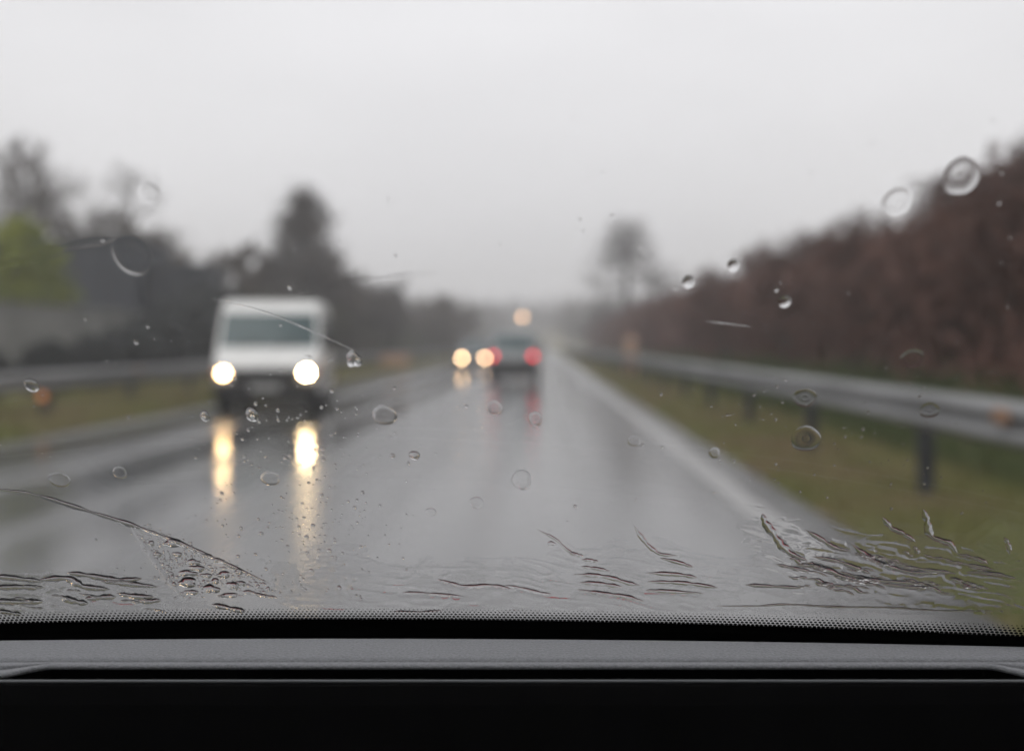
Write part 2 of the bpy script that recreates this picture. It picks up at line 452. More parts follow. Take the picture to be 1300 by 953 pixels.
def grass(name, spots, n, hgt, material, label, seed):
    r = np.random.RandomState(seed); P = []
    for k in range(n):
        x0, x1, y0, y1 = spots[k % len(spots)]
        x = r.uniform(x0, x1); y = y0 * (y1 / y0) ** r.uniform()
        P.append((x, y, gz(x, y) - .03))
    P = np.array(P)
    up = np.stack([r.normal(0, .35, n), r.normal(0, .35, n), np.ones(n)], 1); up /= np.linalg.norm(up, axis=1)[:, None]
    sd = np.stack([r.normal(0, 1, n), r.normal(0, 1, n), np.zeros(n)], 1); sd /= np.linalg.norm(sd, axis=1)[:, None]
    sc_ = np.clip(P[:, 1:2] / 12, 1, 4)
    hh = hgt * r.uniform(.4, 1.2, (n, 1)) * np.clip(sc_, 1, 1.6)
    V = np.stack([P - sd * .008 * sc_, P + sd * .008 * sc_, P + up * hh], 1).reshape(-1, 3)
    me = fast_mesh(name, V, np.arange(len(V)).reshape(-1, 3))
    return tag(link(name, me, material), label, None, None, 'stuff')
grass('grass', [(2.12, 4.2, 3.5, 110)], 60000, .15, M['grass'], 'tufty olive grass under the right guardrail', 8)
grass('grass', [(4.0, 6.6, 8, 130)], 50000, .28, M['grass_green'], 'greener grass at the foot of the right bank', 9)
grass('grass', [(-10.5, -6.95, 10, 120)], 40000, .2, M['grass'], 'olive grass between the road and the left guardrail', 10)

# left side trees
tall = [grow(50 + i, 10, .42, 'round', 1.0, .0095) for i in range(2)]
for (x, y, h, k, lab) in [(-23.6, 50, 11.2, 0, 'tall grey bare tree at the far left behind the yellow green conifer'),
                          (-20.6, 53, 12.3, 1, 'tall grey bare tree behind the dark slate building'),
                          (-24.5, 62, 12.5, 1, 'thin grey bare tree standing back between the two tall bare ones'),
                          (-27.0, 58, 13.0, 0, 'wide grey bare tree cut by the left edge of the view')]:
    plant('bare_tree', tall[k], x, y, h / 10, rnd.uniform(0, 6), M['twig_grey'], lab, 'tree', 'grey bare trees on the left')
dense = [grow(60 + i, 5.0, .50, 'round', 1.25, .02) for i in range(2)]
names = ['rounded brown bare tree just right of the slate building', 'brown bare tree left of the tall narrow one, a gap away',
         'low brown bare tree behind the van roof', 'brown bare tree above the lower building roof', 'brown bare tree above the right end of the slate roof', 'brown bare tree touching the tall narrow one on its left', 'brown bare tree directly behind the tall narrow one', 'low brown bare tree on the right foot of the tall narrow one']
for i, (px, D, top) in enumerate([(232, 58, 300), (292, 58, 312), (335, 66, 322), (190, 60, 288), (150, 62, 272), (352, 60, 322), (385, 68, 322), (415, 66, 322)]):
    s_ = FPX / D; x = (px - VX) / s_; h = H + (VY - top) / s_
    plant('bare_tree', dense[i % 2], x, D, h / 5 * 1.14, rnd.uniform(0, 6), M['twig_brown'], names[i], 'tree', 'brown bare trees on the left')
names = ['dark bare tree just right of the tall narrow one', 'small dark bare tree over the road left of the oncoming headlights', 'dark bare tree second right of the tall narrow one']
for i, (px, D, top) in enumerate([(440, 70, 326), (486, 78, 342), (462, 74, 338)]):
    s_ = FPX / D; x = (px - VX) / s_; h = H + (VY - top) / s_
    plant('bare_tree', dense[i % 2], x, D, h / 5, rnd.uniform(0, 6), M['twig_grey'], names[i], 'tree', 'dark bare trees beyond the van')
for i in range(11):
    px = 492 + i * 12 + rnd.uniform(-4, 4); D = 105 + rnd.uniform(-12, 30); s_ = FPX / D
    x = (px - VX) / s_; h = H + (VY - (364 + rnd.uniform(-5, 7))) / s_
    plant('bare_tree', shrubs[i % 4], min(x, -8.2), D, h / 5, rnd.uniform(0, 6), M['twig_brown'], 'hazy brown bare tree in the low row beyond the oncoming car', 'tree', 'low distant trees on the left', sx=1.2)
spire = needles(77, 10.4, 7.6, 5200, 'cone', .16)
plant('tall_tree', spire, -12.6, 60, .84, 1.0, M['twig_grey'], 'tall narrow dark tree rising above the white van', 'tree', sx=1.6)
hz = needles(78, 14, 9.0, 2000, 'cone', .19)
plant('tall_tree', hz, 8.9, 122, .90, 2.0, M['twig_grey'], 'pale hazy pointed tree at the far end of the right bank', 'tree', sx=2.9)
for i, (px, D, top) in enumerate([(748, 150, 376), (764, 160, 370), (832, 130, 372)]):
    s_ = FPX / D; x = (px - VX) / s_; h = H + (VY - top) / s_ - gz(x, D)
    plant('bare_tree', shrubs[i % 4], x, D, h / 5, i, M['twig_grey'], ['small hazy tree left of the pale pointed tree, nearest the road', 'small hazy tree close by the pale pointed tree, on its left', 'small hazy tree just right of the pale pointed tree'][i], 'tree', 'small hazy trees by the pointed tree', sx=1.3)
yel = needles(5, 4.9, 3.3, 14000, 'column', .15)
plant('conifer', yel, -17.9, 39, 1.0, 0, M['needle_yellow'], 'yellow green column conifer at the left edge beside the slate building', 'tree')

# dark bushes before the concrete wall and along the left side
bush = [needles(30 + i, 1.8, 2.6, 5200, 'round', .13) for i in range(3)]
for i, (x, y, s) in enumerate([(-11.6, 23.5, .50), (-11.5, 26.6, .56), (-11.6, 29.4, .62), (-11.7, 32.2, .74), (-11.9, 35.2, .95), (-12.2, 38.4, 1.25), (-12.4, 42, 1.5)]):
    plant('bush', bush[i % 3], x, y, s, i * 1.3, M['leaf_dark'], ['low', 'small', 'knee high', 'middling', 'rounded', 'big', 'biggest'][i] + ' dark evergreen bush in the hedge before the concrete wall', 'bush', 'dark bushes before the wall')
for i in range(16):
    y = 46 * (150 / 46) ** (i / 15); x = -11.4 - rnd.uniform(0, 1.6)
    plant('bush', bush[i % 3], x, y, 1.3 + rnd.uniform(-.2, .4), i, M['leaf_olive'], 'olive brown bush in the roadside row behind the left guardrail', 'bush', 'olive bushes along the left roadside')

# far wood on the rising ground
r = np.random.RandomState(4)
segs = []
for k in range(1500):
    y = r.uniform(240, 440); x = r.uniform(-130, 130)
    if -9 < x < 5 and y < 342: continue
    h = r.uniform(7.5, 11.5); b = Vector((x, y, gz(x, y) - .3))
    segs.append((b, b + Vector((0, 0, h)), .15, .05))
    for q in range(12):
        t = r.uniform(.08, .97); a = r.uniform(0, 6.28); L = h * .34 * (1.1 - t)
        s0 = b + Vector((0, 0, h * t)); segs.append((s0, s0 + Vector((math.cos(a) * L, math.sin(a) * L, L * .8)), .40, .14))
tag(link('woods', seg_mesh('woods', segs, 3), M['twig_grey']), 'far hazy woods on the rise at the end of the road', None, None, 'stuff')

# ------------------------------------------------------------------ wall and building on the left
w = MB(); w.box(-.18, .18, 0, 23, -.3, 2.02)
root = empty('concrete_wall', (-14.2, 19.5, .25), 0, 'pale stained concrete wall behind the dark hedge on the left', 'wall')
w.build('wall_body', M['concrete'], root, bevel=.02, seg=2)
c = MB(); c.box(-.24, .24, -.02, 23.02, 2.022, 2.12); c.build('coping', M['concrete'], root, bevel=.015, seg=2)

def clad(m, x0, x1, yb, z0, z1, pitch=.25):
    x = x0 + .05
    while x < x1 - .08:
        m.box(x, x + .07, yb - .03, yb + .01, z0, z1); x += pitch
bld = empty('building', (-16.6, 45, .2), 0, 'dark slate blue sheet clad building with a lower wing, behind the wall', 'building')
m = MB(); m.box(-3.2, 0.6, 0, 4, -.3, 5.05); clad(m, -3.2, .6, 0, .3, 5.0); m.build('main_block', M['cladding'], bld)
m = MB(); m.box(-3.35, .75, -.15, 4.15, 5.055, 5.2); m.build('roof', M['roof_sheet'], bld, bevel=.02, seg=2)
m = MB(); m.box(.62, 3.0, 1.0, 3.6, -.3, 4.2); clad(m, .66, 3.0, 1.0, .3, 4.15); m.build('lower_wing', M['cladding_dark'], bld)
m = MB(); m.box(.62, 3.12, .85, 3.7, 4.205, 4.33); m.build('roof', M['roof_sheet'], bld, bevel=.02, seg=2)
m = MB(); m.box(-2.2, .0, -.06, -.032, 0, 2.6); m.build('door', M['roof_sheet'], bld, bevel=.01, seg=2)

# ------------------------------------------------------------------ vehicles
def wheel(root, x, y, r, w, side):
    t = MB(); t.lathe((0, 0, 0), (side, 0, 0), [(-w/2, r*.72), (-w/2, r*.94), (-w/2+.03, r), (w/2-.03, r), (w/2, r*.94), (w/2, r*.68), (w/2-.03, r*.66)], 32)
    o = t.build('wheel', M['tyre'], root, smooth=True); o.location = (x, y, r)
    q = MB(); q.lathe((0, 0, 0), (side, 0, 0), [(w/2-.06, r*.66), (w/2-.025, r*.655), (w/2-.045, r*.55), (w/2-.02, r*.25), (w/2-.005, r*.12)], 28)
    q.build('rim', M['rim'], o, smooth=True)

def quad_panel(m, pts, t, nrm):
    n = Vector(nrm).normalized() * t
    k = len(pts); vs = [Vector(p) for p in pts] + [Vector(p) + n for p in pts]
    m.add(vs, [tuple(range(k - 1, -1, -1)), tuple(range(k, 2 * k))] + [(i, (i+1) % k, k + (i+1) % k, k + i) for i in range(k)])
    return m

def lamp(root, name, x, y, z, r, m_em, m_house, sq=1.0):
    h = MB(); h.lathe((0, .05, 0), (0, -1, 0), [(0, r * 1.0), (.03, r * 1.25), (.052, r * 1.28), (.056, r * 1.12)], 24)
    h.v = [(a * sq, b, c) for a, b, c in h.v]
    o = h.build(name, m_house, root, smooth=False); o.location = (x, y, z)
    l = MB(); l.lathe((0, .02, 0), (0, -1, 0), [(0, r * 1.04), (.036, r * 1.04), (.05, r * .8), (.056, r * .35), (.057, r * .02)], 24)
    l.v = [(a * sq, b, c) for a, b, c in l.v]
    l.build('lens', m_em, o, smooth=True)

# --- white van, facing us
VD, VXm = 20.7, -5.04
van = empty('van', (VXm, VD, 0), R(7.5), 'white panel van with lit headlights coming towards us in the left lane', 'van')
def vw(y, z): return .945 - .015 * max(0, z - 1.0) - .045 * max(0, z - 1.15) - (.04 if y < .2 else 0)
m = MB(); m.prism([(.03, .42), (-.02, .62), (.0, .86), (.08, 1.0), (.46, 1.19), (.90, 1.96), (1.15, 2.09), (3.0, 2.13), (4.55, 2.09), (4.72, 1.95), (4.78, .95), (4.78, .42), (3.95, .34), (.75, .34)], vw)
body = m.build('body', M['white_paint'], van, bevel=.07, seg=4)
m = MB()
def wsz(t): return (.46 + (.90 - .46) * t, 1.19 + (1.96 - 1.19) * t)
ya, za = wsz(.02); yb, zb_ = wsz(.86)
nrm = Vector((0, -(1.96 - 1.19), .44))
quad_panel(m, [(-.875, ya, za), (.875, ya, za), (.835, yb, zb_), (-.835, yb, zb_)], .012, nrm)
ws = m.build('windscreen', M['van_glass'], van, bevel=.008, seg=2)
m = MB(); 
for sx in (-1, 1):
    pass
m.tube([(-.55, ya - .035, za + .02), (-.1, ya + .05, za + .16)], .012); m.tube([(.1, ya - .035, za + .02), (.55, ya + .05, za + .16)], .012)
m.build('wiper', M['black_trim'], van)
m = MB(); m.box(-.92, .92, -.10, .32, .36, .60); m.build('bumper', M['black_trim'], van, bevel=.05)
m = MB(); m.box(-.60, .60, -.055, .02, .605, .82)
for k in range(4): m.box(-.55, .55, -.07, -.05, .70 + k * .026, .712 + k * .026)
m.build('grille', M['black_trim'], van)
m = MB(); m.box(-.26, .26, -.125, -.102, .43, .54); m.build('number_plate', M['plate'], van, bevel=.004, seg=2)
m = MB(); m.box(-.9, .9, .02, .12, .24, .345); m.build('air_dam', M['black_trim'], van, bevel=.02)
lamp(van, 'headlight', .735, -.05, .755, .072, M['lamp_hot'], M['reflector_bowl'], 1.12)
lamp(van, 'headlight', -.735, -.05, .745, .066, M['lamp_warm'], M['reflector_bowl'], 1.12)
for s in (-1, 1):
    m = MB(); m.box(s * .885 - .03, s * .885 + .03, -.035, .05, .69, .82); m.build('indicator', M['indicator'], van, bevel=.012)
    # door glass and sliding panel glass
    def sx_(z): return s * (.945 - .015 * (z - 1.0) - .045 * (z - 1.15) - .004)
    m = MB(); pts = [(sx_(1.22), .75, 1.22), (sx_(1.22), 1.72, 1.22), (sx_(1.82), 1.72, 1.82), (sx_(1.82), 1.06, 1.82)]
    quad_panel(m, pts, .012, (s, 0, .1)); m.build('door_window', M['van_glass'], van)
    m = MB(); pts = [(sx_(1.24), 1.95, 1.24), (sx_(1.24), 4.45, 1.24), (sx_(1.82), 4.45, 1.82), (sx_(1.82), 1.95, 1.82)]
    quad_panel(m, pts, .012, (s, 0, .1)); m.build('side_window', M['van_glass'], van)
    m = MB(); m.box(s * 1.04 - .09, s * 1.04 + .09, .70, .84, 1.18, 1.46); mr = m.build('wing_mirror', M['black_trim'], van, bevel=.04)
    m = MB(); m.tube([(s * .9, .82, 1.24), (s * .98, .79, 1.27)], .025); m.build('mirror_arm', M['black_trim'], mr)
    wheel(van, s * .80, .95, .33, .22, s); wheel(van, s * .80, 3.85, .33, .22, s)
    m = MB(); m.box(s * .94 - .018, s * .94 + .018, .3, 4.7, .62, .70); m.build('side_moulding', M['black_trim'], van, bevel=.01)
    # dark wheel arches
    for yy in (.95, 3.85):
        m = MB(); m.lathe((s * .80, yy, .36), (s, 0, 0), [(0, .42), (.128, .42)], 28); m.build('wheel_arch', M['black_trim'], van)

# --- passenger cars
def car(name, X, D, prof, hw, paint, label, group, toward):
    """local front at y=0 towards -y; toward=False turns it round"""
    root = empty(name, (X, D, 0), 0, label, 'car', group)
    f = (lambda y, z: hw - .20 * max(0, z - .95) - .03 * max(0, .5 - z) - (.07 if y < .15 or y > prof['len'] - .15 else 0))
    m = MB(); m.prism(prof['body'], f); m.build('body', paint, root, bevel=.06, seg=4)
    return root, f

hatch = dict(len=3.9, body=[(.0, .42), (-.03, .60), (.04, .76), (1.0, .95), (1.75, 1.40), (2.3, 1.46), (3.3, 1.42), (3.78, .98), (3.88, .8), (3.9, .45), (3.7, .28), (.2, .26)])
oc, f = car('car', -3.56, 58, hatch, .84, M['dark_paint'], 'dark oncoming hatchback with warm headlights following behind the van', None, True)
m = MB(); quad_panel(m, [(-.70, 1.08, 1.0), (.70, 1.08, 1.0), (.60, 1.70, 1.37), (-.60, 1.70, 1.37)], .012, (0, -.45, .75)); m.build('windscreen', M['van_glass'], oc)
m = MB(); m.box(-.80, .80, -.10, .2, .30, .50); m.build('bumper', M['black_trim'], oc, bevel=.05)
m = MB(); m.box(-.38, .38, -.06, .02, .53, .66); m.build('grille', M['black_trim'], oc, bevel=.01)
m = MB(); m.box(-.26, .26, -.125, -.102, .36, .47); m.build('number_plate', M['plate'], oc, bevel=.004, seg=2)
lamp(oc, 'headlight', -.58, -.05, .57, .075, M['lamp_far'], M['reflector_bowl'], 1.2)
lamp(oc, 'headlight', .58, -.05, .57, .075, M['lamp_far_dim'], M['reflector_bowl'], 1.2)
for s in (-1, 1):
    m = MB(); quad_panel(m, [(s * .82, 1.25, 1.0), (s * .82, 3.4, 1.0), (s * .755, 3.15, 1.34), (s * .755, 1.72, 1.34)], .012, (s, 0, .2)); m.build('side_window', M['van_glass'], oc)
    m = MB(); m.box(s * .94 - .08, s * .94 + .08, 1.3, 1.42, .98, 1.12); m.build('wing_mirror', M['black_trim'], oc, bevel=.03)
    wheel(oc, s * .73, .75, .29, .19, s); wheel(oc, s * .73, 3.15, .29, .19, s)

mpv = dict(len=4.3, body=[(.0, .40), (-.04, .62), (-.02, .90), (.06, 1.02), (.42, 1.62), (.60, 1.69), (2.3, 1.72), (2.9, 1.62), (3.6, 1.05), (4.2, .85), (4.3, .62), (4.28, .38), (4.0, .27), (.25, .28)])
ca, f = car('car', -1.0, 37.5, mpv, .87, M['silver'], 'silver grey people carrier ahead in our lane with red tail lights on', None, False)
m = MB(); quad_panel(m, [(-.66, .09, 1.07), (.66, .09, 1.07), (.58, .37, 1.54), (-.58, .37, 1.54)], .014, (0, -.6, .36)); m.build('rear_window', M['van_glass'], ca)
m = MB(); m.box(-.85, .85, -.13, .2, .17, .70); m.build('rear_bumper', M['black_trim'], ca, bevel=.05)  # black bumper carried down low to stand in for the dark under the car
m = MB(); m.box(-.27, .27, -.062, -.035, .72, .83); m.build('number_plate', M['plate'], ca, bevel=.004, seg=2)
m = MB(); m.tube([(-.05, .02, 1.06), (.38, .12, 1.22)], .012); m.build('wiper', M['black_trim'], ca)
for s in (-1, 1):
    m = MB(); m.box(s * .70 - .085, s * .70 + .085, -.055, .06, .76, 1.02); hl = m.build('tail_light', M['red_lens'], ca, bevel=.02)
    m = MB(); m.lathe((s * .65, -.052, .88), (0, -1, 0), [(0, .075), (.012, .072), (.016, .03)], 20); m.build('lens', M['tail'], hl)
    m = MB(); quad_panel(m, [(s * .855, .55, 1.08), (s * .855, 3.2, 1.06), (s * .765, 2.75, 1.55), (s * .765, .75, 1.58)], .012, (s, 0, .2)); m.build('side_window', M['van_glass'], ca)
    m = MB(); m.box(s * .97 - .08, s * .97 + .08, 2.9, 3.02, 1.05, 1.22); m.build('wing_mirror', M['black_trim'], ca, bevel=.03)
    wheel(ca, s * .76, .85, .31, .2, s); wheel(ca, s * .76, 3.45, .31, .2, s)
    m = MB(); m.tube([(s * .62, .7, 1.745), (s * .62, 2.5, 1.765)], .018); m.build('roof_rail', M['black_trim'], ca)

# --- street lamp far ahead, marker lamp, marker posts, orange barrier
sl = empty('street_lamp', (3.9, 132, 0), 0, 'lit street lamp on a mast arm reaching over the far road', 'street lamp')
m = MB(); m.lathe((0, 0, -.1), (0, 0, 1), [(0, .12), (.5, .12), (.55, .08), (3.9, .05)], 12); m.build('pole', M['galv'], sl)
m = MB(); m.tube([(0, 0, 3.75), (-.7, 0, 4.25), (-2.4, 0, 4.55), (-5.9, 0, 4.6)], [.05, .045, .04, .035]); m.build('arm', M['galv'], sl)
m = MB(); m.box(-6.9, -5.8, -.16, .16, 4.5, 4.66); hd = m.build('lamp_head', M['galv'], sl, bevel=.05)
m = MB(); m.lathe((-6.35, 0, 4.51), (0, 0, -1), [(0, .24), (.08, .22), (.17, .14), (.2, .02)], 20); m.build('lens', M['sodium'], hd, smooth=True)

ml = empty('marker_lamp', (-8.15, 18.6, 0), 0, 'small amber roadside lamp on a short post by the left guardrail', 'lamp')
m = MB(); m.box(-.05, .05, -.03, .03, -.1, .34); m.build('post', M['post'], ml, bevel=.01, seg=2)
m = MB(); m.box(-.13, .13, -.03, .05, .34, .5); hs = m.build('housing', M['black_trim'], ml, bevel=.02)
m = MB(); m.lathe((0, -.03, .42), (0, -1, 0), [(0, .068), (.03, .06), (.05, .03)], 20); m.build('lens', M['amber_lit'], hs, smooth=True)

mp = empty('marker_post', (3.5, 46, gz(3.5, 46)), 0, 'faded orange marker post standing behind the right guardrail', 'post')
m = MB(); m.prism([(-.06, -.1), (-.06, 1.42), (.02, 1.55), (.06, 1.52), (.06, -.1)], lambda y, z: .22); m.build('post_body', M['wood_post'], mp, bevel=.02)
m = MB(); m.box(-.16, .16, -.075, -.062, 1.16, 1.34); m.build('reflector', M['plate'], mp, bevel=.01, seg=2)

br = empty('road_barrier', (-7.9, 60, 0), 0, 'orange plastic barrier lying low on the far left verge', 'barrier')
m = MB(); m.box(-.85, .85, -.04, .04, .22, .66)
m.build('barrier_panel', M['wood_post'], br, bevel=.03)
for s in (-1, 1):
    m = MB(); m.box(s * .7 - .05, s * .7 + .05, -.22, .22, -.02, .21); m.build('foot', M['black_trim'], br, bevel=.02)

# ------------------------------------------------------------------ our own car: windscreen, dashboard, bonnet
TB, XC, KC, YB, ZB = math.tan(R(50)), -.13, .25, .75, 1.0834
def glass_y(x, z): return YB - KC * (x - XC) ** 2 - (z - ZB) / TB
def on_glass(px, py, off=0.0):
    """point of the outer glass face that the eye sees in this direction"""
    px = np.asarray(px, float); py = np.asarray(py, float)
    a = (px - VX) / FPX; b = -(py - VY) / FPX
    t = np.full(np.broadcast(a, b).shape, .65)
    for _ in range(12):
        x = a * t; z = H + b * t
        f = t - glass_y(x, z); df = 1 + 2 * KC * (x - XC) * a + b / TB
        t = t - f / df
    P = np.stack([a * t, t + 0 * a, H + b * t], -1)
    return P + glass_n(P) * off
def glass_n(P):
    n = np.stack([2 * KC * (P[..., 0] - XC), np.ones_like(P[..., 0]), np.full_like(P[..., 0], 1 / TB)], -1)
    return n / np.linalg.norm(n, axis=-1, keepdims=True)

us = empty('car', (0, 0, 0), 0, 'our own car seen from inside, grey grained dashboard below a rain streaked windscreen', 'car')
# pane: outer face is glass_y, 5 mm thick towards us
xs = np.linspace(-.70, .70, 57); zs = np.linspace(1.035, 1.50, 31)
X, Z = np.meshgrid(xs, zs)
P = np.stack([X, glass_y(X, Z), Z], -1); Nn = glass_n(P); Pi = P - Nn * .005
nx, nz = len(xs), len(zs)
V = np.concatenate([P.reshape(-1, 3), Pi.reshape(-1, 3)])
idx = np.arange(nx * nz).reshape(nz, nx)
A = np.stack([idx[:-1, :-1], idx[:-1, 1:], idx[1:, 1:], idx[1:, :-1]], -1).reshape(-1, 4)
o2 = nx * nz
E = []
for i in range(nx - 1):
    E.append((idx[0, i + 1], idx[0, i], idx[0, i] + o2, idx[0, i + 1] + o2)); E.append((idx[-1, i], idx[-1, i + 1], idx[-1, i + 1] + o2, idx[-1, i] + o2))
for j in range(nz - 1):
    E.append((idx[j, 0], idx[j + 1, 0], idx[j + 1, 0] + o2, idx[j, 0] + o2)); E.append((idx[j + 1, -1], idx[j, -1], idx[j, -1] + o2, idx[j + 1, -1] + o2))
me = fast_mesh('windscreen', V, np.concatenate([A[:, ::-1], A + o2, np.array(E)]))
me.polygons.foreach_set('use_smooth', [True] * (2 * len(A)) + [False] * len(E))
pane = link('windscreen', me, M['pane'], us)
# solid black ceramic edge on the inner face
ZF = ZB + .0075
zs2 = np.linspace(1.030, ZF, 8); X, Z = np.meshgrid(np.linspace(-.70, .70, 57), zs2)
P = np.stack([X, glass_y(X, Z), Z], -1); Nn = glass_n(P); Pa = P - Nn * .0055; Pb = P - Nn * .0062
i2 = np.arange(57 * 8).reshape(8, 57); B = np.stack([i2[:-1, :-1], i2[:-1, 1:], i2[1:, 1:], i2[1:, :-1]], -1).reshape(-1, 4)
top = np.stack([i2[-1, :-1], i2[-1, 1:], i2[-1, 1:] + 456, i2[-1, :-1] + 456], -1)
link('black_edge', fast_mesh('black_edge', np.concatenate([Pa.reshape(-1, 3), Pb.reshape(-1, 3)]), np.concatenate([B, B + 456, top])), M['frit'], pane)
# halftone dots above it
V, F = [], []
pitch = .0027; rows = 5
for j in range(rows):
    r_ = pitch * [.46, .41, .34, .25, .15][j]
    sl_ = (j + .30) * pitch * .90          # distance up the slope
    nn = int(1.36 / pitch)
    for i in range(nn):
        x = -.68 + (i + (.5 if j % 2 else 0)) * pitch
        z = ZF + sl_ * math.sin(R(50))
        c0 = np.array([x, glass_y(x, z), z]); n0 = glass_n(c0); c0 = c0 - n0 * .0056
        u = np.array([1.0, -2 * KC * (x - XC), 0]); u /= np.linalg.norm(u); w_ = np.cross(n0, u)
        b = len(V)
        for k in range(12):
            t = 2 * math.pi * k / 12; V.append(c0 + (u * math.cos(t) + w_ * math.sin(t)) * r_ - n0 * .00002 * (j % 2))
        for k in range(1, 11): F.append((b, b + k, b + k + 1))
link('dot_band', fast_mesh('dot_band', V, F), M['frit'], pane)

# dashboard: grained top, front lip bending down into a long slot
ZD = 1.083
def far_edge(x): return .710 - .11 * (x + .13) ** 2
def near_e(x): return sm(-.306, -.279, x) * (1 - sm(.252, .275, x))
def near_edge(x): return .6285 + .0205 * near_e(x)
xs = np.linspace(-.70, .70, 561); V, F = [], []
GR0 = .6560                       # fine moulded groove along the lip
for x in xs:
    ye, yn, e_ = far_edge(x), near_edge(x), near_e(x)
    col = [(ye + .001, ZD - .05), (ye + .0012, ZD - .004), (ye, ZD - .001), (ye - .003, ZD)]
    for k in range(1, 6):
        t = k / 6; col.append((ye - .003 + (GR0 + .0014 - ye + .003) * t, ZD + .0010 * math.sin(math.pi * t)))
    col += [(GR0 + .0009, ZD), (GR0 + .0005, ZD - .0012), (GR0 - .0003, ZD - .0012), (GR0 - .0007, ZD - .0002)]
    g2 = (1 - e_) * .006          # the second groove opens where the slot ends
    ym = (GR0 - .0012 + yn + .002) / 2
    col += [(ym + .0030 * (1 - e_) + .0002, ZD - .0002), (ym + .0028 * (1 - e_) + .0001, ZD - .0002 - g2), (ym - .0028 * (1 - e_) - .0001, ZD - .0002 - g2), (ym - .0030 * (1 - e_) - .0002, ZD - .0002)]
    for a in (0, 25, 50, 75):
        col.append((yn + .002 - .002 * math.sin(R(a)), ZD - .0022 + .002 * math.cos(R(a))))
    col += [(yn + .0005, ZD - .0028), (yn + .004, ZD - .0032), (yn + .0045, ZD - .034)]
    V += [(x, y, z) for y, z in col]
nc = len(col)
for i in range(len(xs) - 1):
    for k in range(nc - 1): F.append((i*nc+k, i*nc+k+1, (i+1)*nc+k+1, (i+1)*nc+k))
me = fast_mesh('dashboard', V, F); me.polygons.foreach_set('use_smooth', [True] * len(me.polygons))
dash = link('dashboard', me, M['dash'], us)
m = MB(); m.box(-.70, .70, .6248, .6275, 1.03, 1.052); m.build('slot_floor', M['dash_black'], dash)
V, F = [], []
for x in xs:
    yn = near_edge(x); V += [(x, yn + .0035, ZD - .0034), (x, yn + .0030, 1.032)]
for i in range(len(xs) - 1): F.append((2*i, 2*i+1, 2*i+3, 2*i+2))
link('slot_back', fast_mesh('slot_back', V, F), M['dash_black'], dash)
m = MB(); m.tube([(-.70, .6225, 1.0815), (-.2, .6225, 1.0816), (.2, .6225, 1.0816), (.70, .6225, 1.0815)], .0008, 10); m.build('trim_strip', M['trim'], dash, smooth=True)  # grey strip paints the thin lit edge along the top of the fascia
m = MB()
pr = [(.6245, 1.03), (.6245, 1.0795), (.6225, 1.0812), (.619, 1.0800), (.612, 1.072), (.60, 1.05), (.58, .98), (.55, .80), (.6245, .80)]
m.prism(pr, lambda y, z: .70); m.build('lower_fascia', M['dash_black'], us)
# bonnet and scuttle beyond the glass, below the line of sight; only the rain's refraction finds them
V, F = [], []
xs = np.linspace(-.74, .74, 31); ts = np.linspace(0, 1, 16)
for t in ts:
    for x in xs:
        y = 1.08 + .85 * t - .10 * (x / .74) ** 2
        V.append((x, y, .945 - .12 * t - .12 * t ** 4 - .035 * (x / .74) ** 2))
for j in range(15):
    for i in range(30): F.append((j*31+i, j*31+i+1, (j+1)*31+i+1, (j+1)*31+i))
me = fast_mesh('bonnet', V, F); me.polygons.foreach_set('use_smooth', [True] * len(me.polygons))
bo = link('bonnet', me, M['red_paint'], us); so = bo.modifiers.new('solid', 'SOLIDIFY'); so.thickness = .012; so.offset = -1
m = MB(); m.box(-.72, .72, .78, 1.10, .90, .968); m.build('scuttle_panel', M['dash_black'], us, bevel=.01)
# roof and pillars, out of the frame
m = MB(); m.box(-.68, .68, -1.3, .36, 1.505, 1.55); m.build('roof', M['cloth'], us, bevel=.02)
m = MB(); m.box(-.72, .72, -1.36, -1.31, .35, 1.55); m.build('tailgate', M['cloth'], us, bevel=.01)  # unseen rear, floor and doors, added to shut out sky light from behind
m = MB(); m.box(-.72, .72, -1.3, .6, .28, .32); m.build('cabin_floor', M['dash_black'], us)
for s in (-1, 1):
    m = MB(); m.box(s * .735 - .03, s * .735 + .03, -1.3, .62, .33, 1.03); m.build('door', M['cloth'], us, bevel=.01)
for s in (-1, 1):
    gy0, gy1 = glass_y(s * .72, 1.05), glass_y(s * .70, 1.5)
    m = MB(); m.tube([(s * .735, gy0 - .01, 1.03), (s * .725, (gy0 + gy1) / 2 - .008, 1.27), (s * .715, gy1 - .01, 1.52)], .03, 10); m.build('pillar', M['cloth'], us, smooth=True)

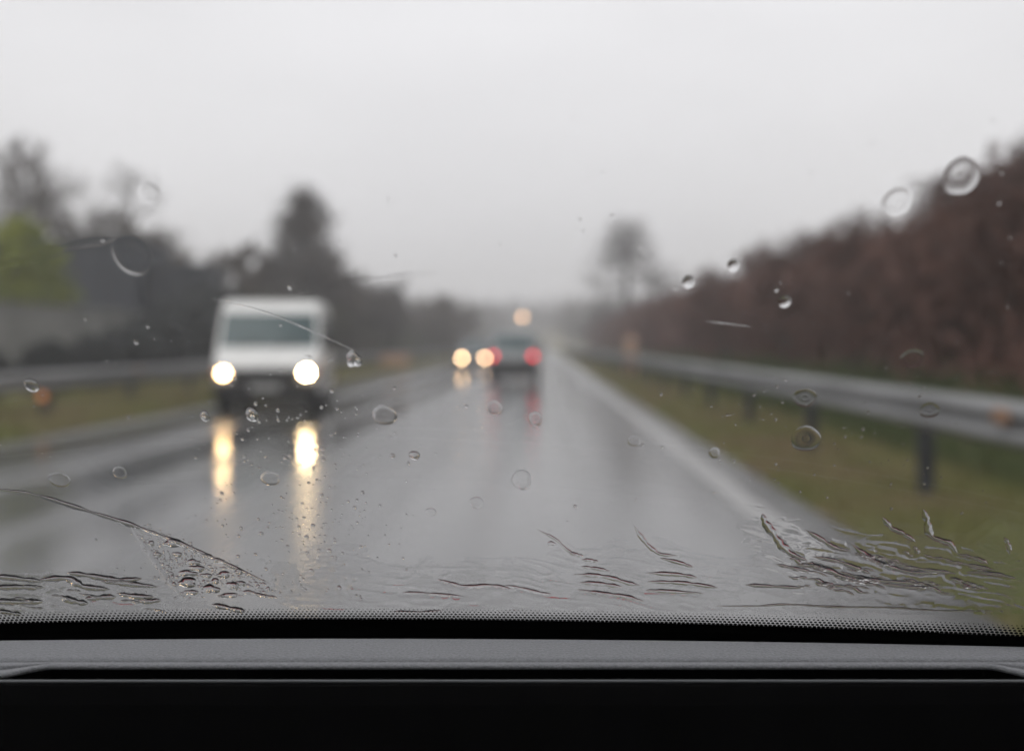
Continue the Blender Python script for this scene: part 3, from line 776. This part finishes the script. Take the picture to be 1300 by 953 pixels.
# ------------------------------------------------------------------ rain on the glass
GAP = .00012
def drop_mesh(kind, seed, n=28, m=9):
    r = random.Random(seed)
    ph = [r.uniform(0, 6.28) for _ in range(4)]; am = {'dome': .05, 'flat': .06, 'blob': .20}[kind]
    def rad(t): return 1 + am * math.sin(2 * t + ph[0]) * .6 + am * math.sin(3 * t + ph[1]) * .5 + am * .3 * math.sin(5 * t + ph[2])
    V, F = [(0, 0, 1.0)], []
    for i in range(1, m + 1):
        q = i / m
        q = q ** .75 if kind != 'flat' else 1 - (1 - q) ** 1.8
        if kind == 'flat': z = (1 - q ** 5) * (.80 + .20 * q * q * 1.2) 
        elif kind == 'dome': z = math.sqrt(max(0, 1 - q * q)) * .55 + .45 * (1 - q * q)
        else: z = (1 - q ** 2.6)
        for k in range(n):
            t = 2 * math.pi * k / n
            sag = 1 - .12 * math.sin(t) if kind == 'blob' else 1
            V.append((q * rad(t) * math.cos(t), q * rad(t) * math.sin(t) * sag, z))
    for k in range(n): F.append((0, 1 + k, 1 + (k + 1) % n, 1 + (k + 1) % n))
    tri = [(0, 1 + k, 1 + (k + 1) % n) for k in range(n)]
    quads = []
    for i in range(m - 1):
        a, b = 1 + i * n, 1 + (i + 1) * n
        quads += [(a + k, b + k, b + (k + 1) % n, a + (k + 1) % n) for k in range(n)]
    base = len(V); last = 1 + (m - 1) * n
    V += [(V[last + k][0], V[last + k][1], 0.0) for k in range(n)]
    fan = [tuple(base + k for k in reversed(range(n)))]
    me = bpy.data.meshes.new('raindrop'); me.from_pydata(V, [], tri + quads + fan); me.update()
    me.polygons.foreach_set('use_smooth', [True] * (len(tri) + len(quads)) + [False])
    me.materials.append(M['water']); return me

DM = {k: [drop_mesh(k, 3 + i) for i in range(3)] for k in ('dome', 'flat', 'blob')}
def frame_at(px, py, off=GAP):
    p = on_glass(px, py); n = glass_n(p); p = p + n * off
    u = np.array([1.0, -2 * KC * (p[0] - XC), 0]); u /= np.linalg.norm(u); w_ = np.cross(n, u)
    return p, u, w_, n
FORE = .60     # the slope squeezes heights on the glass as seen by the eye
def drop_matrix(px, py, rx, ry, hh, rot=0):
    p, u, w_, n = frame_at(px, py)
    d = p[1]; k = d / FPX
    A = Matrix(((u[0], w_[0], n[0], p[0]), (u[1], w_[1], n[1], p[1]), (u[2], w_[2], n[2], p[2]), (0, 0, 0, 1)))
    S = Matrix.Diagonal((rx * k, ry * k / FORE, hh * k, 1))
    return A @ Matrix.Rotation(rot, 4, 'Z') @ S

rr = random.Random(21)
def raindrop(px, py, rx, ry, kind, label, group, hk=None):
    hk = hk if hk is not None else {'dome': .30, 'flat': .075, 'blob': .24}[kind]
    o = bpy.data.objects.new('raindrop', rr.choice(DM[kind])); COL.objects.link(o)
    o.matrix_world = drop_matrix(px, py, rx, ry, hk * min(rx, ry))
    return tag(o, label, 'raindrop', group)

G0 = 'large raindrops on the windscreen'
big = [
 (168, 325, 24, 19, 'flat', 'large ring shaped raindrop high on the left, over the slate building'),
 (1220, 224, 21, 17, 'flat', 'large ring shaped raindrop at the upper right, on the skyline of the bank'),
 (1139, 256, 18, 12, 'flat', 'oval raindrop on the bank skyline, left of a bigger ring shaped one'),
 (488, 527, 15, 11, 'flat', 'ring shaped raindrop over the road just right of the van'),
 (662, 609, 13, 11, 'flat', 'round raindrop over the middle of the road below the car ahead'),
 (628, 518, 10, 8, 'flat', 'small round raindrop under the oncoming car headlights'),
 (1023, 557, 18, 14, 'flat', 'ring shaped raindrop over the foot of a right guardrail post'),
 (1022, 505, 14, 10, 'flat', 'oval raindrop over the lower edge of the right guardrail'),
 (1180, 521, 12, 8, 'flat', 'flat raindrop over the dark middle of the right guardrail'),
 (1158, 455, 15, 9, 'flat', 'flat oval raindrop over the green foot of the right bank'),
 (75, 609, 13, 9, 'flat', 'oval raindrop beside the orange glint on the left road'),
 (152, 600, 9, 7, 'flat', 'small oval raindrop over the dark left lane'),
 (343, 607, 13, 8, 'flat', 'oval raindrop between the two headlight reflections'),
 (605, 638, 9, 7, 'flat', 'faint round raindrop low over the middle lane'),
 (547, 650, 7, 5, 'flat', 'tiny flat raindrop low over the road, left of a rounder one'),
 (40, 489, 9, 7, 'dome', 'dark rimmed raindrop over the left guardrail'),
 (320, 526, 8, 8, 'dome', 'round bulging raindrop below the van bumper'),
 (260, 528, 6, 6, 'dome', 'small bulging raindrop at the left of the van wheel'),
 (449, 457, 9, 9, 'blob', 'bright lumpy raindrop just right of the van'),
 (680, 532, 9, 8, 'flat', 'faint round raindrop under the right tail light'),
 (526, 578, 7, 5, 'dome', 'dark topped raindrop over the grey road right of the van'),
 (931, 337, 7, 6, 'dome', 'bright raindrop on the slope of the right bank skyline'),
 (996, 383, 8, 6, 'dome', 'bright white raindrop over the dark thicket'),
 (874, 358, 8, 6, 'dome', 'small bright raindrop right of the pale pointed tree'),
 (190, 246, 13, 10, 'flat', 'very faint raindrop in the sky above the slate building'),
 (805, 560, 8, 6, 'flat', 'small faint raindrop over the right half of our lane'),
 (907, 575, 7, 6, 'flat', 'faint raindrop on the pale edge line'),
 (700, 690, 5, 3, 'blob', 'squashed raindrop over the dark streak of the road'),
]
for b in big: raindrop(*b[:5], b[5], G0, .036 if b[4] == 'flat' and b[1] < 350 else None)

# wedge of drops the wiper left behind on the lower left
def in_wedge(t, s): # t along, s across
    return 168 + t * 62 + s * (20 + t * 105), 668 + t * 88 - s * 4
wd = [(219, 690, 11, 4), (246, 714, 7, 3.5), (250, 722, 8, 4), (238, 728, 10, 3.6), (238, 740, 11, 5), (277, 712, 7, 3), (284, 730, 8, 3.5), (262, 706, 6, 3), (303, 726, 5, 3), (268, 748, 9, 5), (296, 744, 6, 5), (243, 752, 7, 3), (290, 756, 12, 2.5), (225, 704, 5, 3), (200, 704, 4, 3), (306, 741, 5, 3.4), (316, 752, 7, 2.6), (262, 731, 6, 3), (192, 690, 4, 2.5), (273, 738, 5, 3)]
for i, (x, y, a, b) in enumerate(wd):
    raindrop(x, y, a * 1.12, b * 1.25, 'blob', 'plump raindrop among the cluster the wiper left at the lower left', 'raindrops in the wiper wedge', .36)
occ = [(x, y, max(a, 4)) for x, y, a, b in wd] + [(b[0], b[1], b[2]) for b in big]
def free(x, y, r_):
    for (ox, oy, o_) in occ:
        if abs(x - ox) < (r_ + o_) and abs(y - oy) < (r_ + o_) * .8: return False
    return True
small = []
while len(small) < 190:
    t = rr.random() ** .7; s = rr.random()
    x, y = in_wedge(t, s); q = rr.uniform(.8, 2.6) * (.6 + .6 * t)
    if free(x, y, q): occ.append((x, y, q)); small.append((x, y, q, 'wedge'))
def scatter(n, x0, x1, y0, y1, a, b, where, clump=0):
    k = 0; tries = 0
    while k < n and tries < n * 30:
        tries += 1
        if clump: x = rr.gauss((x0 + x1) / 2, (x1 - x0) / 4); y = rr.gauss((y0 + y1) / 2, (y1 - y0) / 4)
        else: x = rr.uniform(x0, x1); y = rr.uniform(y0, y1)
        q = a + (b - a) * rr.random() ** 2.5
        if free(x, y, q): occ.append((x, y, q)); small.append((x, y, q, where)); k += 1
k = 0
while k < 170:
    x, y = in_wedge(rr.random() ** .6 * 1.05, rr.gauss(.5, .38)); q = rr.uniform(.6, 1.5)
    if y > 770 or not free(x, y, q): k += .2; continue
    occ.append((x, y, q)); small.append((x, y, q, 'wedge')); k += 1
scatter(230, 240, 510, 460, 760, 1.0, 2.8, 'van', 1)
scatter(70, 380, 470, 640, 760, .6, 1.8, 'van')
scatter(120, 0, 1300, 440, 700, .6, 1.9, 'road')
scatter(60, 0, 1300, 150, 440, .8, 2.6, 'upper')
scatter(90, 880, 1200, 480, 640, .6, 1.8, 'verge')
small.sort(key=lambda s: -s[2])
LAB = {'wedge': ('tiny raindrop in the wiper wedge at the lower left', 'raindrops in the wiper wedge'), 'van': ('tiny raindrop near the van and its headlight reflections', 'tiny raindrops around the van'),
       'road': ('tiny raindrop over the road, scattered alone', 'tiny raindrops over the road'), 'upper': ('tiny raindrop high on the glass over trees or sky', 'tiny raindrops high on the glass'), 'verge': ('tiny raindrop over the right verge and edge line', 'tiny raindrops over the verge')}
for (x, y, q, w_) in small[:245]:
    raindrop(x, y, q * rr.uniform(.9, 1.3), q * rr.uniform(.75, 1.1), 'dome' if w_ != 'wedge' else 'blob', *LAB[w_])
# the finest spray, past counting, as one mesh
V, F = [], []
src = DM['dome'][0]; sv = [v.co.copy() for v in src.vertices]; sf = [tuple(p.vertices) for p in src.polygons]
def low_dome():
    n, m_ = 10, 3; v = [(0, 0, 1)]; f = []
    for i in range(1, m_ + 1):
        q = (i / m_) ** .8; z = 1 - q * q
        for k in range(n): v.append((q * math.cos(6.2832 * k / n), q * math.sin(6.2832 * k / n), z))
    f += [(0, 1 + k, 1 + (k + 1) % n) for k in range(n)]
    for i in range(m_ - 1):
        a, b = 1 + i * n, 1 + (i + 1) * n
        for k in range(n): f += [(a + k, b + k, b + (k + 1) % n), (a + k, b + (k + 1) % n, a + (k + 1) % n)]
    base = len(v); l = 1 + (m_ - 1) * n
    v += [(v[l + k][0], v[l + k][1], 0) for k in range(n)]
    f += [(base, base + k + 1, base + k) for k in range(1, n - 1)]
    return v, f
lv, lf = low_dome()
for (x, y, q, w_) in small[245:]:
    mt = drop_matrix(x, y, q, q * .9, .45 * q); b = len(V)
    V += [tuple(mt @ Vector(v)) for v in lv]; F += [tuple(b + i for i in f) for f in lf]
me = fast_mesh('rain_spray', V, F); me.polygons.foreach_set('use_smooth', [True] * len(me.polygons))
tag(link('rain_spray', me, M['water']), 'fine spray of the tiniest raindrops across the windscreen', None, None, 'stuff')

# rivulets: water ridges that follow the glass
def catmull(pts, n=10):
    P = [np.array(p, float) for p in pts]; P = [2 * P[0] - P[1]] + P + [2 * P[-1] - P[-2]]; out = []
    for i in range(1, len(P) - 2):
        for k in range(n):
            t = k / n; a, b, c, d = P[i-1], P[i], P[i+1], P[i+2]
            out.append(.5 * ((2*b) + (c - a) * t + (2*a - 5*b + 4*c - d) * t*t + (3*b - a - 3*c + d) * t**3))
    out.append(P[-2]); return np.array(out)
RIV = []
def rivulet(pts, width, label, group, hk=.30, wob=.25, seed=0):
    """pts in eye directions, width in the same units; a bead with a flat base on the glass"""
    r = random.Random(seed + len(RIV) * 7)
    C = catmull(pts); RIV.append(C)
    P = on_glass(C[:, 0], C[:, 1]); N_ = glass_n(P); P = P + N_ * GAP
    T = np.gradient(P, axis=0); T /= np.linalg.norm(T, axis=1)[:, None]; S = np.cross(N_, T); S /= np.linalg.norm(S, axis=1)[:, None]
    n = len(C); u = np.linspace(0, 1, n)
    env = np.minimum(1, np.minimum(u, 1 - u) * 5 + .02) ** .7
    ph = r.uniform(0, 6.28)
    wv = 1.55 * width * env * (1 + wob * np.sin(u * n * .5 + ph) + wob * .6 * np.sin(u * n * 1.13 + 2 * ph)) * (P[:, 1] / FPX)
    K = 15; V = []; a = np.sin(np.linspace(-1, 1, K) * math.pi / 2)
    for i in range(n):
        pk = .10 * abs(T[i][0]) * (1 if T[i][0] > 0 else -1)      # water sags towards the lower side of a level bead
        for q in a:
            f = 1 - (abs(pk - q) / (1 + pk if q < pk else 1 - pk)) ** 1.7
            V.append(P[i] + S[i] * (q * wv[i] / 2) + N_[i] * (wv[i] * hk * max(f, 0)))
    F = [(i*K+k, (i+1)*K+k, (i+1)*K+k+1, i*K+k+1) for i in range(n - 1) for k in range(K - 1)]
    b = len(V); nt = len(F)
    for i in range(n): V += [P[i] - S[i] * wv[i] / 2, P[i] + S[i] * wv[i] / 2]
    F += [(b + 2*i, b + 2*i + 1, b + 2*i + 3, b + 2*i + 2) for i in range(n - 1)]
    me = fast_mesh('water_rivulet', V, F); me.polygons.foreach_set('use_smooth', [True] * nt + [False] * (len(F) - nt))
    o = link('water_rivulet', me, M['water']); return tag(o, label, 'rivulet', group)

GL, GM, GR = 'rivulets in the lower left corner', 'rivulets low in the middle', 'rivulets on the lower right'
# wiper edge lines
rivulet([(-15, 620), (40, 627), (100, 645), (160, 664), (215, 684), (280, 712), (345, 742)], 5, 'long thin water line slanting down from the left edge, left by the wiper', 'wiper lines', .12, .3)
rivulet([(166, 668), (188, 700), (210, 732), (232, 758)], 6, 'soft water line dropping steeply along the left side of the wiper wedge', 'wiper lines', .035, .25)
rivulet([(268, 379), (310, 388), (352, 402), (400, 422), (452, 446)], 1.0, 'hair thin slanting water line across the van windscreen', 'wiper lines', .12, .3)
rivulet([(-10, 336), (45, 328), (90, 314), (150, 303)], 9, 'faint smeared streak over the yellow green conifer', 'wiper lines', .005, .3)
rivulet([(380, 372), (430, 362), (490, 352), (560, 346)], 8, 'faint level streak over the trees right of the van roof', 'wiper lines', .0018, .3)
rivulet([(895, 408), (925, 411), (955, 415)], 1.0, 'short hair thin streak over the dark thicket', 'wiper lines', .10, .2)
left = [([(-10, 731), (20, 734), (55, 738)], 6), ([(50, 736), (85, 734), (105, 744), (140, 748), (118, 752)][:4], 7), ([(85, 727), (110, 730), (150, 736), (180, 734)], 6), ([(128, 738), (165, 741), (200, 745)], 6),
        ([(-10, 746), (30, 745), (48, 747)], 6), ([(-10, 763), (25, 764), (55, 763)], 7), ([(75, 757), (95, 763), (112, 766)], 7), ([(108, 760), (130, 758), (148, 757)], 6), ([(148, 753), (175, 757), (195, 757)], 6), ([(-5, 775), (15, 778), (28, 780)], 5), ([(175, 762), (188, 763), (204, 761)], 6), ([(268, 767), (292, 772), (312, 776)], 6), ([(318, 752), (335, 756), (352, 758)], 3.5)]
wl = ['first at the edge', 'with a wavy back', 'topmost of them', 'just left of the wiper wedge', 'thick and straight at the edge', 'lowest long one at the edge', 'short and sloping', 'short and level', 'curving below the wedge line', 'by the dotted edge at the corner', 'short stub near the wedge foot', 'below the wiper wedge', 'right of the wiper wedge']
for (p, w), t in zip(left, wl): rivulet(p, w * 1.22, 'dark water ridge in the lower left corner, ' + t, GL, .12, .18)
mid = [([(682, 672), (705, 684), (718, 696), (734, 707)], 2.6, 'thin wandering trickle low over our lane, upper part'), ([(722, 701), (733, 704), (740, 706)], 4, 'short dark dash at the foot of the thin trickle'),
       ([(738, 710), (750, 711), (760, 713)], 4, 'topmost of five dark dashes low in the middle'), ([(738, 719), (755, 721), (775, 725)], 4, 'second of the dark dashes low in the middle'),
       ([(728, 729), (755, 730), (775, 733), (795, 739), (812, 743)], 5, 'longest dark dash low in the middle, curving down'), ([(735, 739), (765, 741), (790, 745)], 5, 'straight dark dash under the longest one'),
       ([(732, 748), (765, 753), (790, 756), (818, 763)], 5, 'lowest of the dark dashes in the middle'), ([(805, 667), (815, 683), (825, 694), (838, 703), (860, 705)], 4, 'curved trickle bending right over the edge of our lane'),
       ([(838, 708), (862, 714), (880, 720)], 4.5, 'dark dash just under the curved trickle'), ([(820, 727), (860, 729), (885, 733)], 5, 'long level dash left of the big right network'),
       ([(822, 738), (855, 739), (880, 741), (912, 746)], 5, 'long dark dash reaching towards the right network'), ([(820, 749), (845, 750), (893, 753)], 4.5, 'lowest level dash before the right network'),
       ([(640, 743), (660, 746), (685, 752), (700, 754)], 4, 'soft ridge low in the middle, left of the dashes'), ([(555, 735), (590, 744), (625, 743), (650, 748)], 5, 'soft wavy ridge low in the middle lane'), ([(510, 752), (540, 753), (590, 757)], 4, 'soft level ridge near the dotted edge, right of the reflections'),
       ([(495, 776), (530, 777), (562, 775)], 4, 'soft ridge touching the dotted edge')]
for p, w, t in mid: rivulet(p, w, t, GM, .11, .2)
right = [([(968, 652), (972, 664), (985, 682), (1000, 700), (1025, 712)], 7, 'dark trickle running down onto the pale edge line'), ([(1022, 672), (1045, 686), (1060, 695), (1080, 700)], 5, 'trickle just right of the one on the edge line'),
         ([(1120, 656), (1132, 670), (1148, 678), (1162, 688)], 5, 'pale zigzag trickle over the grass, left of a taller one'), ([(1172, 646), (1177, 662), (1182, 680), (1205, 690), (1215, 702)], 6, 'tall pale trickle over the grass beside the post'),
         ([(1275, 682), (1280, 692), (1282, 704)], 4, 'short pale trickle near the right edge'), ([(1010, 717), (1040, 720), (1075, 733), (1110, 742)], 7, 'broad dark ridge in the lower right network'),
         ([(1080, 690), (1100, 705), (1125, 718), (1160, 727), (1190, 727)], 6, 'long branch sloping through the lower right network'), ([(1215, 703), (1240, 709), (1255, 716)], 4.5, 'thin branch right of the tall pale trickle'),
         ([(1065, 725), (1100, 735), (1140, 739), (1170, 742)], 6, 'dark level ridge under the long branch'), ([(1140, 718), (1180, 724), (1215, 728)], 5, 'pale level ridge at the right of the network'),
         ([(1225, 726), (1260, 728), (1290, 734)], 5, 'rightmost pale ridge of the network'), ([(1205, 733), (1220, 740), (1232, 747)], 5, 'short pale stub below the rightmost ridge'),
         ([(945, 742), (980, 744), (1020, 746)], 4.5, 'dark level dash at the left of the network'), ([(1120, 741), (1150, 745), (1175, 746)], 5, 'short pale ridge low in the network'),
         ([(1160, 693), (1164, 699), (1166, 704)], 4, 'tiny pale bead hanging under the zigzag trickle'), ([(905, 769), (960, 769), (998, 767), (1060, 770), (1130, 771), (1200, 775), (1278, 775)], 2.6, 'long hair thin level line just above the dotted edge'),
         ([(1200, 712), (1235, 718), (1265, 724)], 4.5, 'pale sloping ridge right of the grass trickles'), ([(1030, 706), (1062, 712), (1090, 722), (1105, 728)], 5, 'curved ridge in the middle of the network'),
         ([(985, 716), (1012, 722), (1035, 727)], 5, 'small dark ridge below the edge line trickle')]
for p, w, t in right: rivulet(p, w, t, GR, .14, .22)
rq = random.Random(5)
for k in range(34):
    x = rq.uniform(1000, 1235); y = 690 + 56 * rq.random() ** .8
    if y < 690 + (x - 1010) * .05 or (x < 1060 and y < 704): y += 14
    L_ = rq.uniform(16, 46); dy = L_ * rq.uniform(.10, .34); wv_ = rq.uniform(-2.5, 2.5)
    rivulet([(x, y), (x + L_ * .33, y + dy * .33 + wv_), (x + L_ * .66, y + dy * .66 - wv_), (x + L_, y + dy)], rq.uniform(2.2, 4.2), 'short fine wavy ridge among many in the lower right network', 'fine ridges of the lower right network', .13, .3)
for k in range(9):
    x = rq.uniform(-10, 190); y = rq.uniform(742, 774); L_ = rq.uniform(18, 40)
    rivulet([(x, y), (x + L_ * .5, y + rq.uniform(-1, 3)), (x + L_, y + rq.uniform(0, 5))], rq.uniform(2.0, 3.6), 'short fine ridge between the bigger ones in the lower left corner', 'fine ridges of the lower left corner', .12, .3)

# rippled film of water along the foot of the glass (one uncountable sheet)
nr = np.random.RandomState(12)
def vnoise(x, y, seed):
    r_ = np.random.RandomState(seed); G = r_.uniform(-1, 1, (128, 128))
    xi = np.floor(x).astype(int); yi = np.floor(y).astype(int); fx = x - xi; fy = y - yi
    fx = fx * fx * fx * (fx * (fx * 6 - 15) + 10); fy = fy * fy * fy * (fy * (fy * 6 - 15) + 10)
    g = lambda a, b: G[b % 128, a % 128]
    return (g(xi, yi) * (1 - fx) + g(xi + 1, yi) * fx) * (1 - fy) + (g(xi, yi + 1) * (1 - fx) + g(xi + 1, yi + 1) * fx) * fy
ST = 1.25
gx = np.arange(-420, 1721, ST); gy = np.arange(636, 781, ST)
GX, GY = np.meshgrid(gx, gy)
def blob(cx, cy, ax, ay): return np.exp(-(((GX - cx) / ax) ** 2 + ((GY - cy) / ay) ** 2) ** 1.5)
def fsm(a, b, v):
    t = np.clip((v - a) / (b - a), 0, 1); return t * t * (3 - 2 * t)
env = 1.0 * blob(95, 756, 135, 30) + .75 * blob(420, 735, 70, 40) + .55 * blob(570, 750, 160, 42) + .45 * blob(760, 725, 110, 48) + .5 * blob(870, 735, 80, 36) + 1.0 * blob(1085, 722, 130, 42) + .85 * blob(1215, 728, 110, 36) + .5 * blob(985, 680, 45, 35) + .3 * fsm(735, 775, GY)
env += .85 * (fsm(20, 120, -GX) + fsm(1310, 1400, GX)) * fsm(690, 735, GY + 30 * vnoise(GX / 70, GY / 40, 9))   # the sheet carries on past the view
env = np.clip(env, 0, 1.25)
wx = GX + 14 * vnoise(GX / 45, GY / 18, 1) ; wy = GY + 5 * vnoise(GX / 60, GY / 22, 2) - .10 * (GX % 200) * 0
slope = .22 * (GX > 650) + .06
wy = wy - slope * GX * .6
n1 = vnoise(wx / 42, wy / 7.5, 3); n2 = vnoise(wx / 19, wy / 4.6, 4)
rid = (1 - np.abs(n1)) ** 2.2 * .75 + (1 - np.abs(n2)) ** 2.4 * .35
cover = fsm(.22, .55, env * (.35 + 1.0 * rid) + .25 * vnoise(GX / 30, GY / 9, 5))
Hf = cover * (.04 + (.15 + .85 * env) * .34 * rid) * 1e-3 * .66
mask = np.ones_like(Hf)
for C in RIV:
    for (cx, cy) in C[::3]:
        i0, i1 = np.searchsorted(gx, [cx - 14, cx + 14]); j0, j1 = np.searchsorted(gy, [cy - 8, cy + 8])
        if i1 <= i0 or j1 <= j0: continue
        d = np.sqrt(((GX[j0:j1, i0:i1] - cx) / 1.6) ** 2 + (GY[j0:j1, i0:i1] - cy) ** 2)
        mask[j0:j1, i0:i1] = np.minimum(mask[j0:j1, i0:i1], fsm(3.2, 6.0, d))
for (ox, oy, o_) in occ:
    if oy < 630: continue
    rr_ = o_ + 4
    i0, i1 = np.searchsorted(gx, [ox - rr_, ox + rr_]); j0, j1 = np.searchsorted(gy, [oy - rr_, oy + rr_])
    if i1 <= i0 or j1 <= j0: continue
    d = np.sqrt((GX[j0:j1, i0:i1] - ox) ** 2 + (GY[j0:j1, i0:i1] - oy) ** 2)
    mask[j0:j1, i0:i1] = np.minimum(mask[j0:j1, i0:i1], fsm(o_ * .9, o_ + 2.5, d))
Hf *= mask * fsm(780, 776, GY)
P = on_glass(GX, GY); Nn = glass_n(P)
Pt = (P + Nn * (GAP + Hf[..., None])).reshape(-1, 3); Pb = (P + Nn * GAP).reshape(-1, 3)
ny_, nx_ = Hf.shape; idx = np.arange(ny_ * nx_).reshape(ny_, nx_)
Q = np.stack([idx[:-1, :-1], idx[1:, :-1], idx[1:, 1:], idx[:-1, 1:]], -1).reshape(-1, 4)
hv = Hf.ravel(); keep = hv[Q].max(1) > 4e-6; Q = Q[keep]
Fa = np.concatenate([Q[:, ::-1], Q + ny_ * nx_]); Va = np.concatenate([Pt, Pb])
used = np.unique(Fa); rem = np.zeros(len(Va), np.int32); rem[used] = np.arange(len(used))
me = fast_mesh('water_film', Va[used], rem[Fa]); me.polygons.foreach_set('use_smooth', [True] * len(me.polygons))
tag(link('water_film', me, M['water']), 'rippled film of rain water along the foot of the windscreen', None, None, 'stuff')

# ------------------------------------------------------------------ misty air
m = MB(); m.box(-690, 690, -40, 660, -1.5, 42)
hz_m, nt, out = nodes('mist')
pv = nt.nodes.new('ShaderNodeVolumePrincipled'); pv.inputs['Color'].default_value = (.94, .94, .955, 1); pv.inputs['Density'].default_value = .0025; pv.inputs['Anisotropy'].default_value = .1
nt.links.new(pv.outputs[0], out.inputs['Volume'])
tag(m.build('haze', hz_m), 'thin rain mist over the road', None, None, 'stuff')

# ------------------------------------------------------------------ sky and sun (overcast)
wd_ = bpy.data.worlds.new('World'); sc.world = wd_; wd_.use_nodes = True
nt = wd_.node_tree; nt.nodes.clear(); N = nt.nodes; L = nt.links
out = N.new('ShaderNodeOutputWorld'); bg = N.new('ShaderNodeBackground'); L.new(bg.outputs[0], out.inputs[0])
EL, ROT = R(52), R(200)
sk = N.new('ShaderNodeTexSky'); sk.sky_type = 'NISHITA'; sk.sun_disc = False; sk.sun_elevation = EL; sk.sun_rotation = ROT; sk.dust_density = 6; sk.air_density = 1.5
hs = N.new('ShaderNodeHueSaturation'); hs.inputs['Saturation'].default_value = .12; L.new(sk.outputs[0], hs.inputs['Color'])
tc = N.new('ShaderNodeTexCoord'); sp = N.new('ShaderNodeSeparateXYZ'); L.new(tc.outputs['Generated'], sp.inputs[0])
mr = N.new('ShaderNodeMapRange'); mr.inputs['From Min'].default_value = 0; mr.inputs['From Max'].default_value = .6; mr.inputs['To Min'].default_value = 7.2; mr.inputs['To Max'].default_value = 8.7
L.new(sp.outputs['Z'], mr.inputs['Value'])
nz = N.new('ShaderNodeTexNoise'); nz.inputs['Scale'].default_value = 2.2; nz.inputs['Detail'].default_value = 3
mpn = N.new('ShaderNodeMapping'); mpn.inputs['Scale'].default_value = (1, 1, 2.5); L.new(tc.outputs['Generated'], mpn.inputs[0]); L.new(mpn.outputs[0], nz.inputs['Vector'])
mr2 = N.new('ShaderNodeMapRange'); mr2.inputs['From Min'].default_value = .3; mr2.inputs['From Max'].default_value = .7; mr2.inputs['To Min'].default_value = .91; mr2.inputs['To Max'].default_value = 1.06
L.new(nz.outputs['Fac'], mr2.inputs['Value'])
mu = N.new('ShaderNodeMath'); mu.operation = 'MULTIPLY'; L.new(mr.outputs[0], mu.inputs[0]); L.new(mr2.outputs[0], mu.inputs[1])
cb = N.new('ShaderNodeCombineColor'); 
for k, g in enumerate((1.0, .995, 1.022)):
    q = N.new('ShaderNodeMath'); q.operation = 'MULTIPLY'; q.inputs[1].default_value = g; L.new(mu.outputs[0], q.inputs[0]); L.new(q.outputs[0], cb.inputs[k])
mx = N.new('ShaderNodeMixRGB'); mx.inputs[0].default_value = .90; L.new(hs.outputs[0], mx.inputs[1]); L.new(cb.outputs[0], mx.inputs[2])
L.new(mx.outputs[0], bg.inputs[0]); bg.inputs[1].default_value = .1

sl_ = bpy.data.lights.new('sun', 'SUN'); sl_.energy = .5; sl_.angle = R(25); sl_.color = (1, .98, .95)
so = bpy.data.objects.new('sun', sl_); COL.objects.link(so)
dirv = Vector((math.sin(ROT) * math.cos(EL), math.cos(ROT) * math.cos(EL), math.sin(EL)))
so.rotation_euler = dirv.to_track_quat('Z', 'Y').to_euler(); so.location = dirv * 50 + Vector((0, 0, 5))

# ------------------------------------------------------------------ camera
cd = bpy.data.cameras.new('camera'); cam = bpy.data.objects.new('camera', cd); COL.objects.link(cam); sc.camera = cam
cam.location = (0, 0, H); cam.rotation_euler = (R(90), 0, 0)
cd.sensor_width = 36; cd.lens = FPX / 1300 * 36; cd.clip_start = .02; cd.clip_end = 3000
cd.shift_x = -(VX - 650) / 1300; cd.shift_y = -(476.5 - VY) / 1300
cd.dof.use_dof = True; cd.dof.focus_distance = .69; cd.dof.aperture_fstop = 3.45; cd.dof.aperture_blades = 9

sc.view_settings.view_transform = 'Standard'; sc.view_settings.look = 'None'; sc.view_settings.exposure = .47; sc.view_settings.gamma = 1
sc.view_settings.use_curve_mapping = False
cy = sc.cycles
cy.max_bounces = 12; cy.transmission_bounces = 8; cy.transparent_max_bounces = 12; cy.diffuse_bounces = 2; cy.glossy_bounces = 3; cy.volume_bounces = 2
cy.use_denoising = True; cy.denoiser = 'OPENIMAGEDENOISE'; cy.denoising_input_passes = 'RGB_ALBEDO_NORMAL'; cy.denoising_prefilter = 'ACCURATE'
cy.use_adaptive_sampling = True; cy.adaptive_threshold = .005
cy.sample_clamp_indirect = 6; cy.sample_clamp_direct = 0; cy.caustics_reflective = True; cy.caustics_refractive = True; cy.blur_glossy = .3
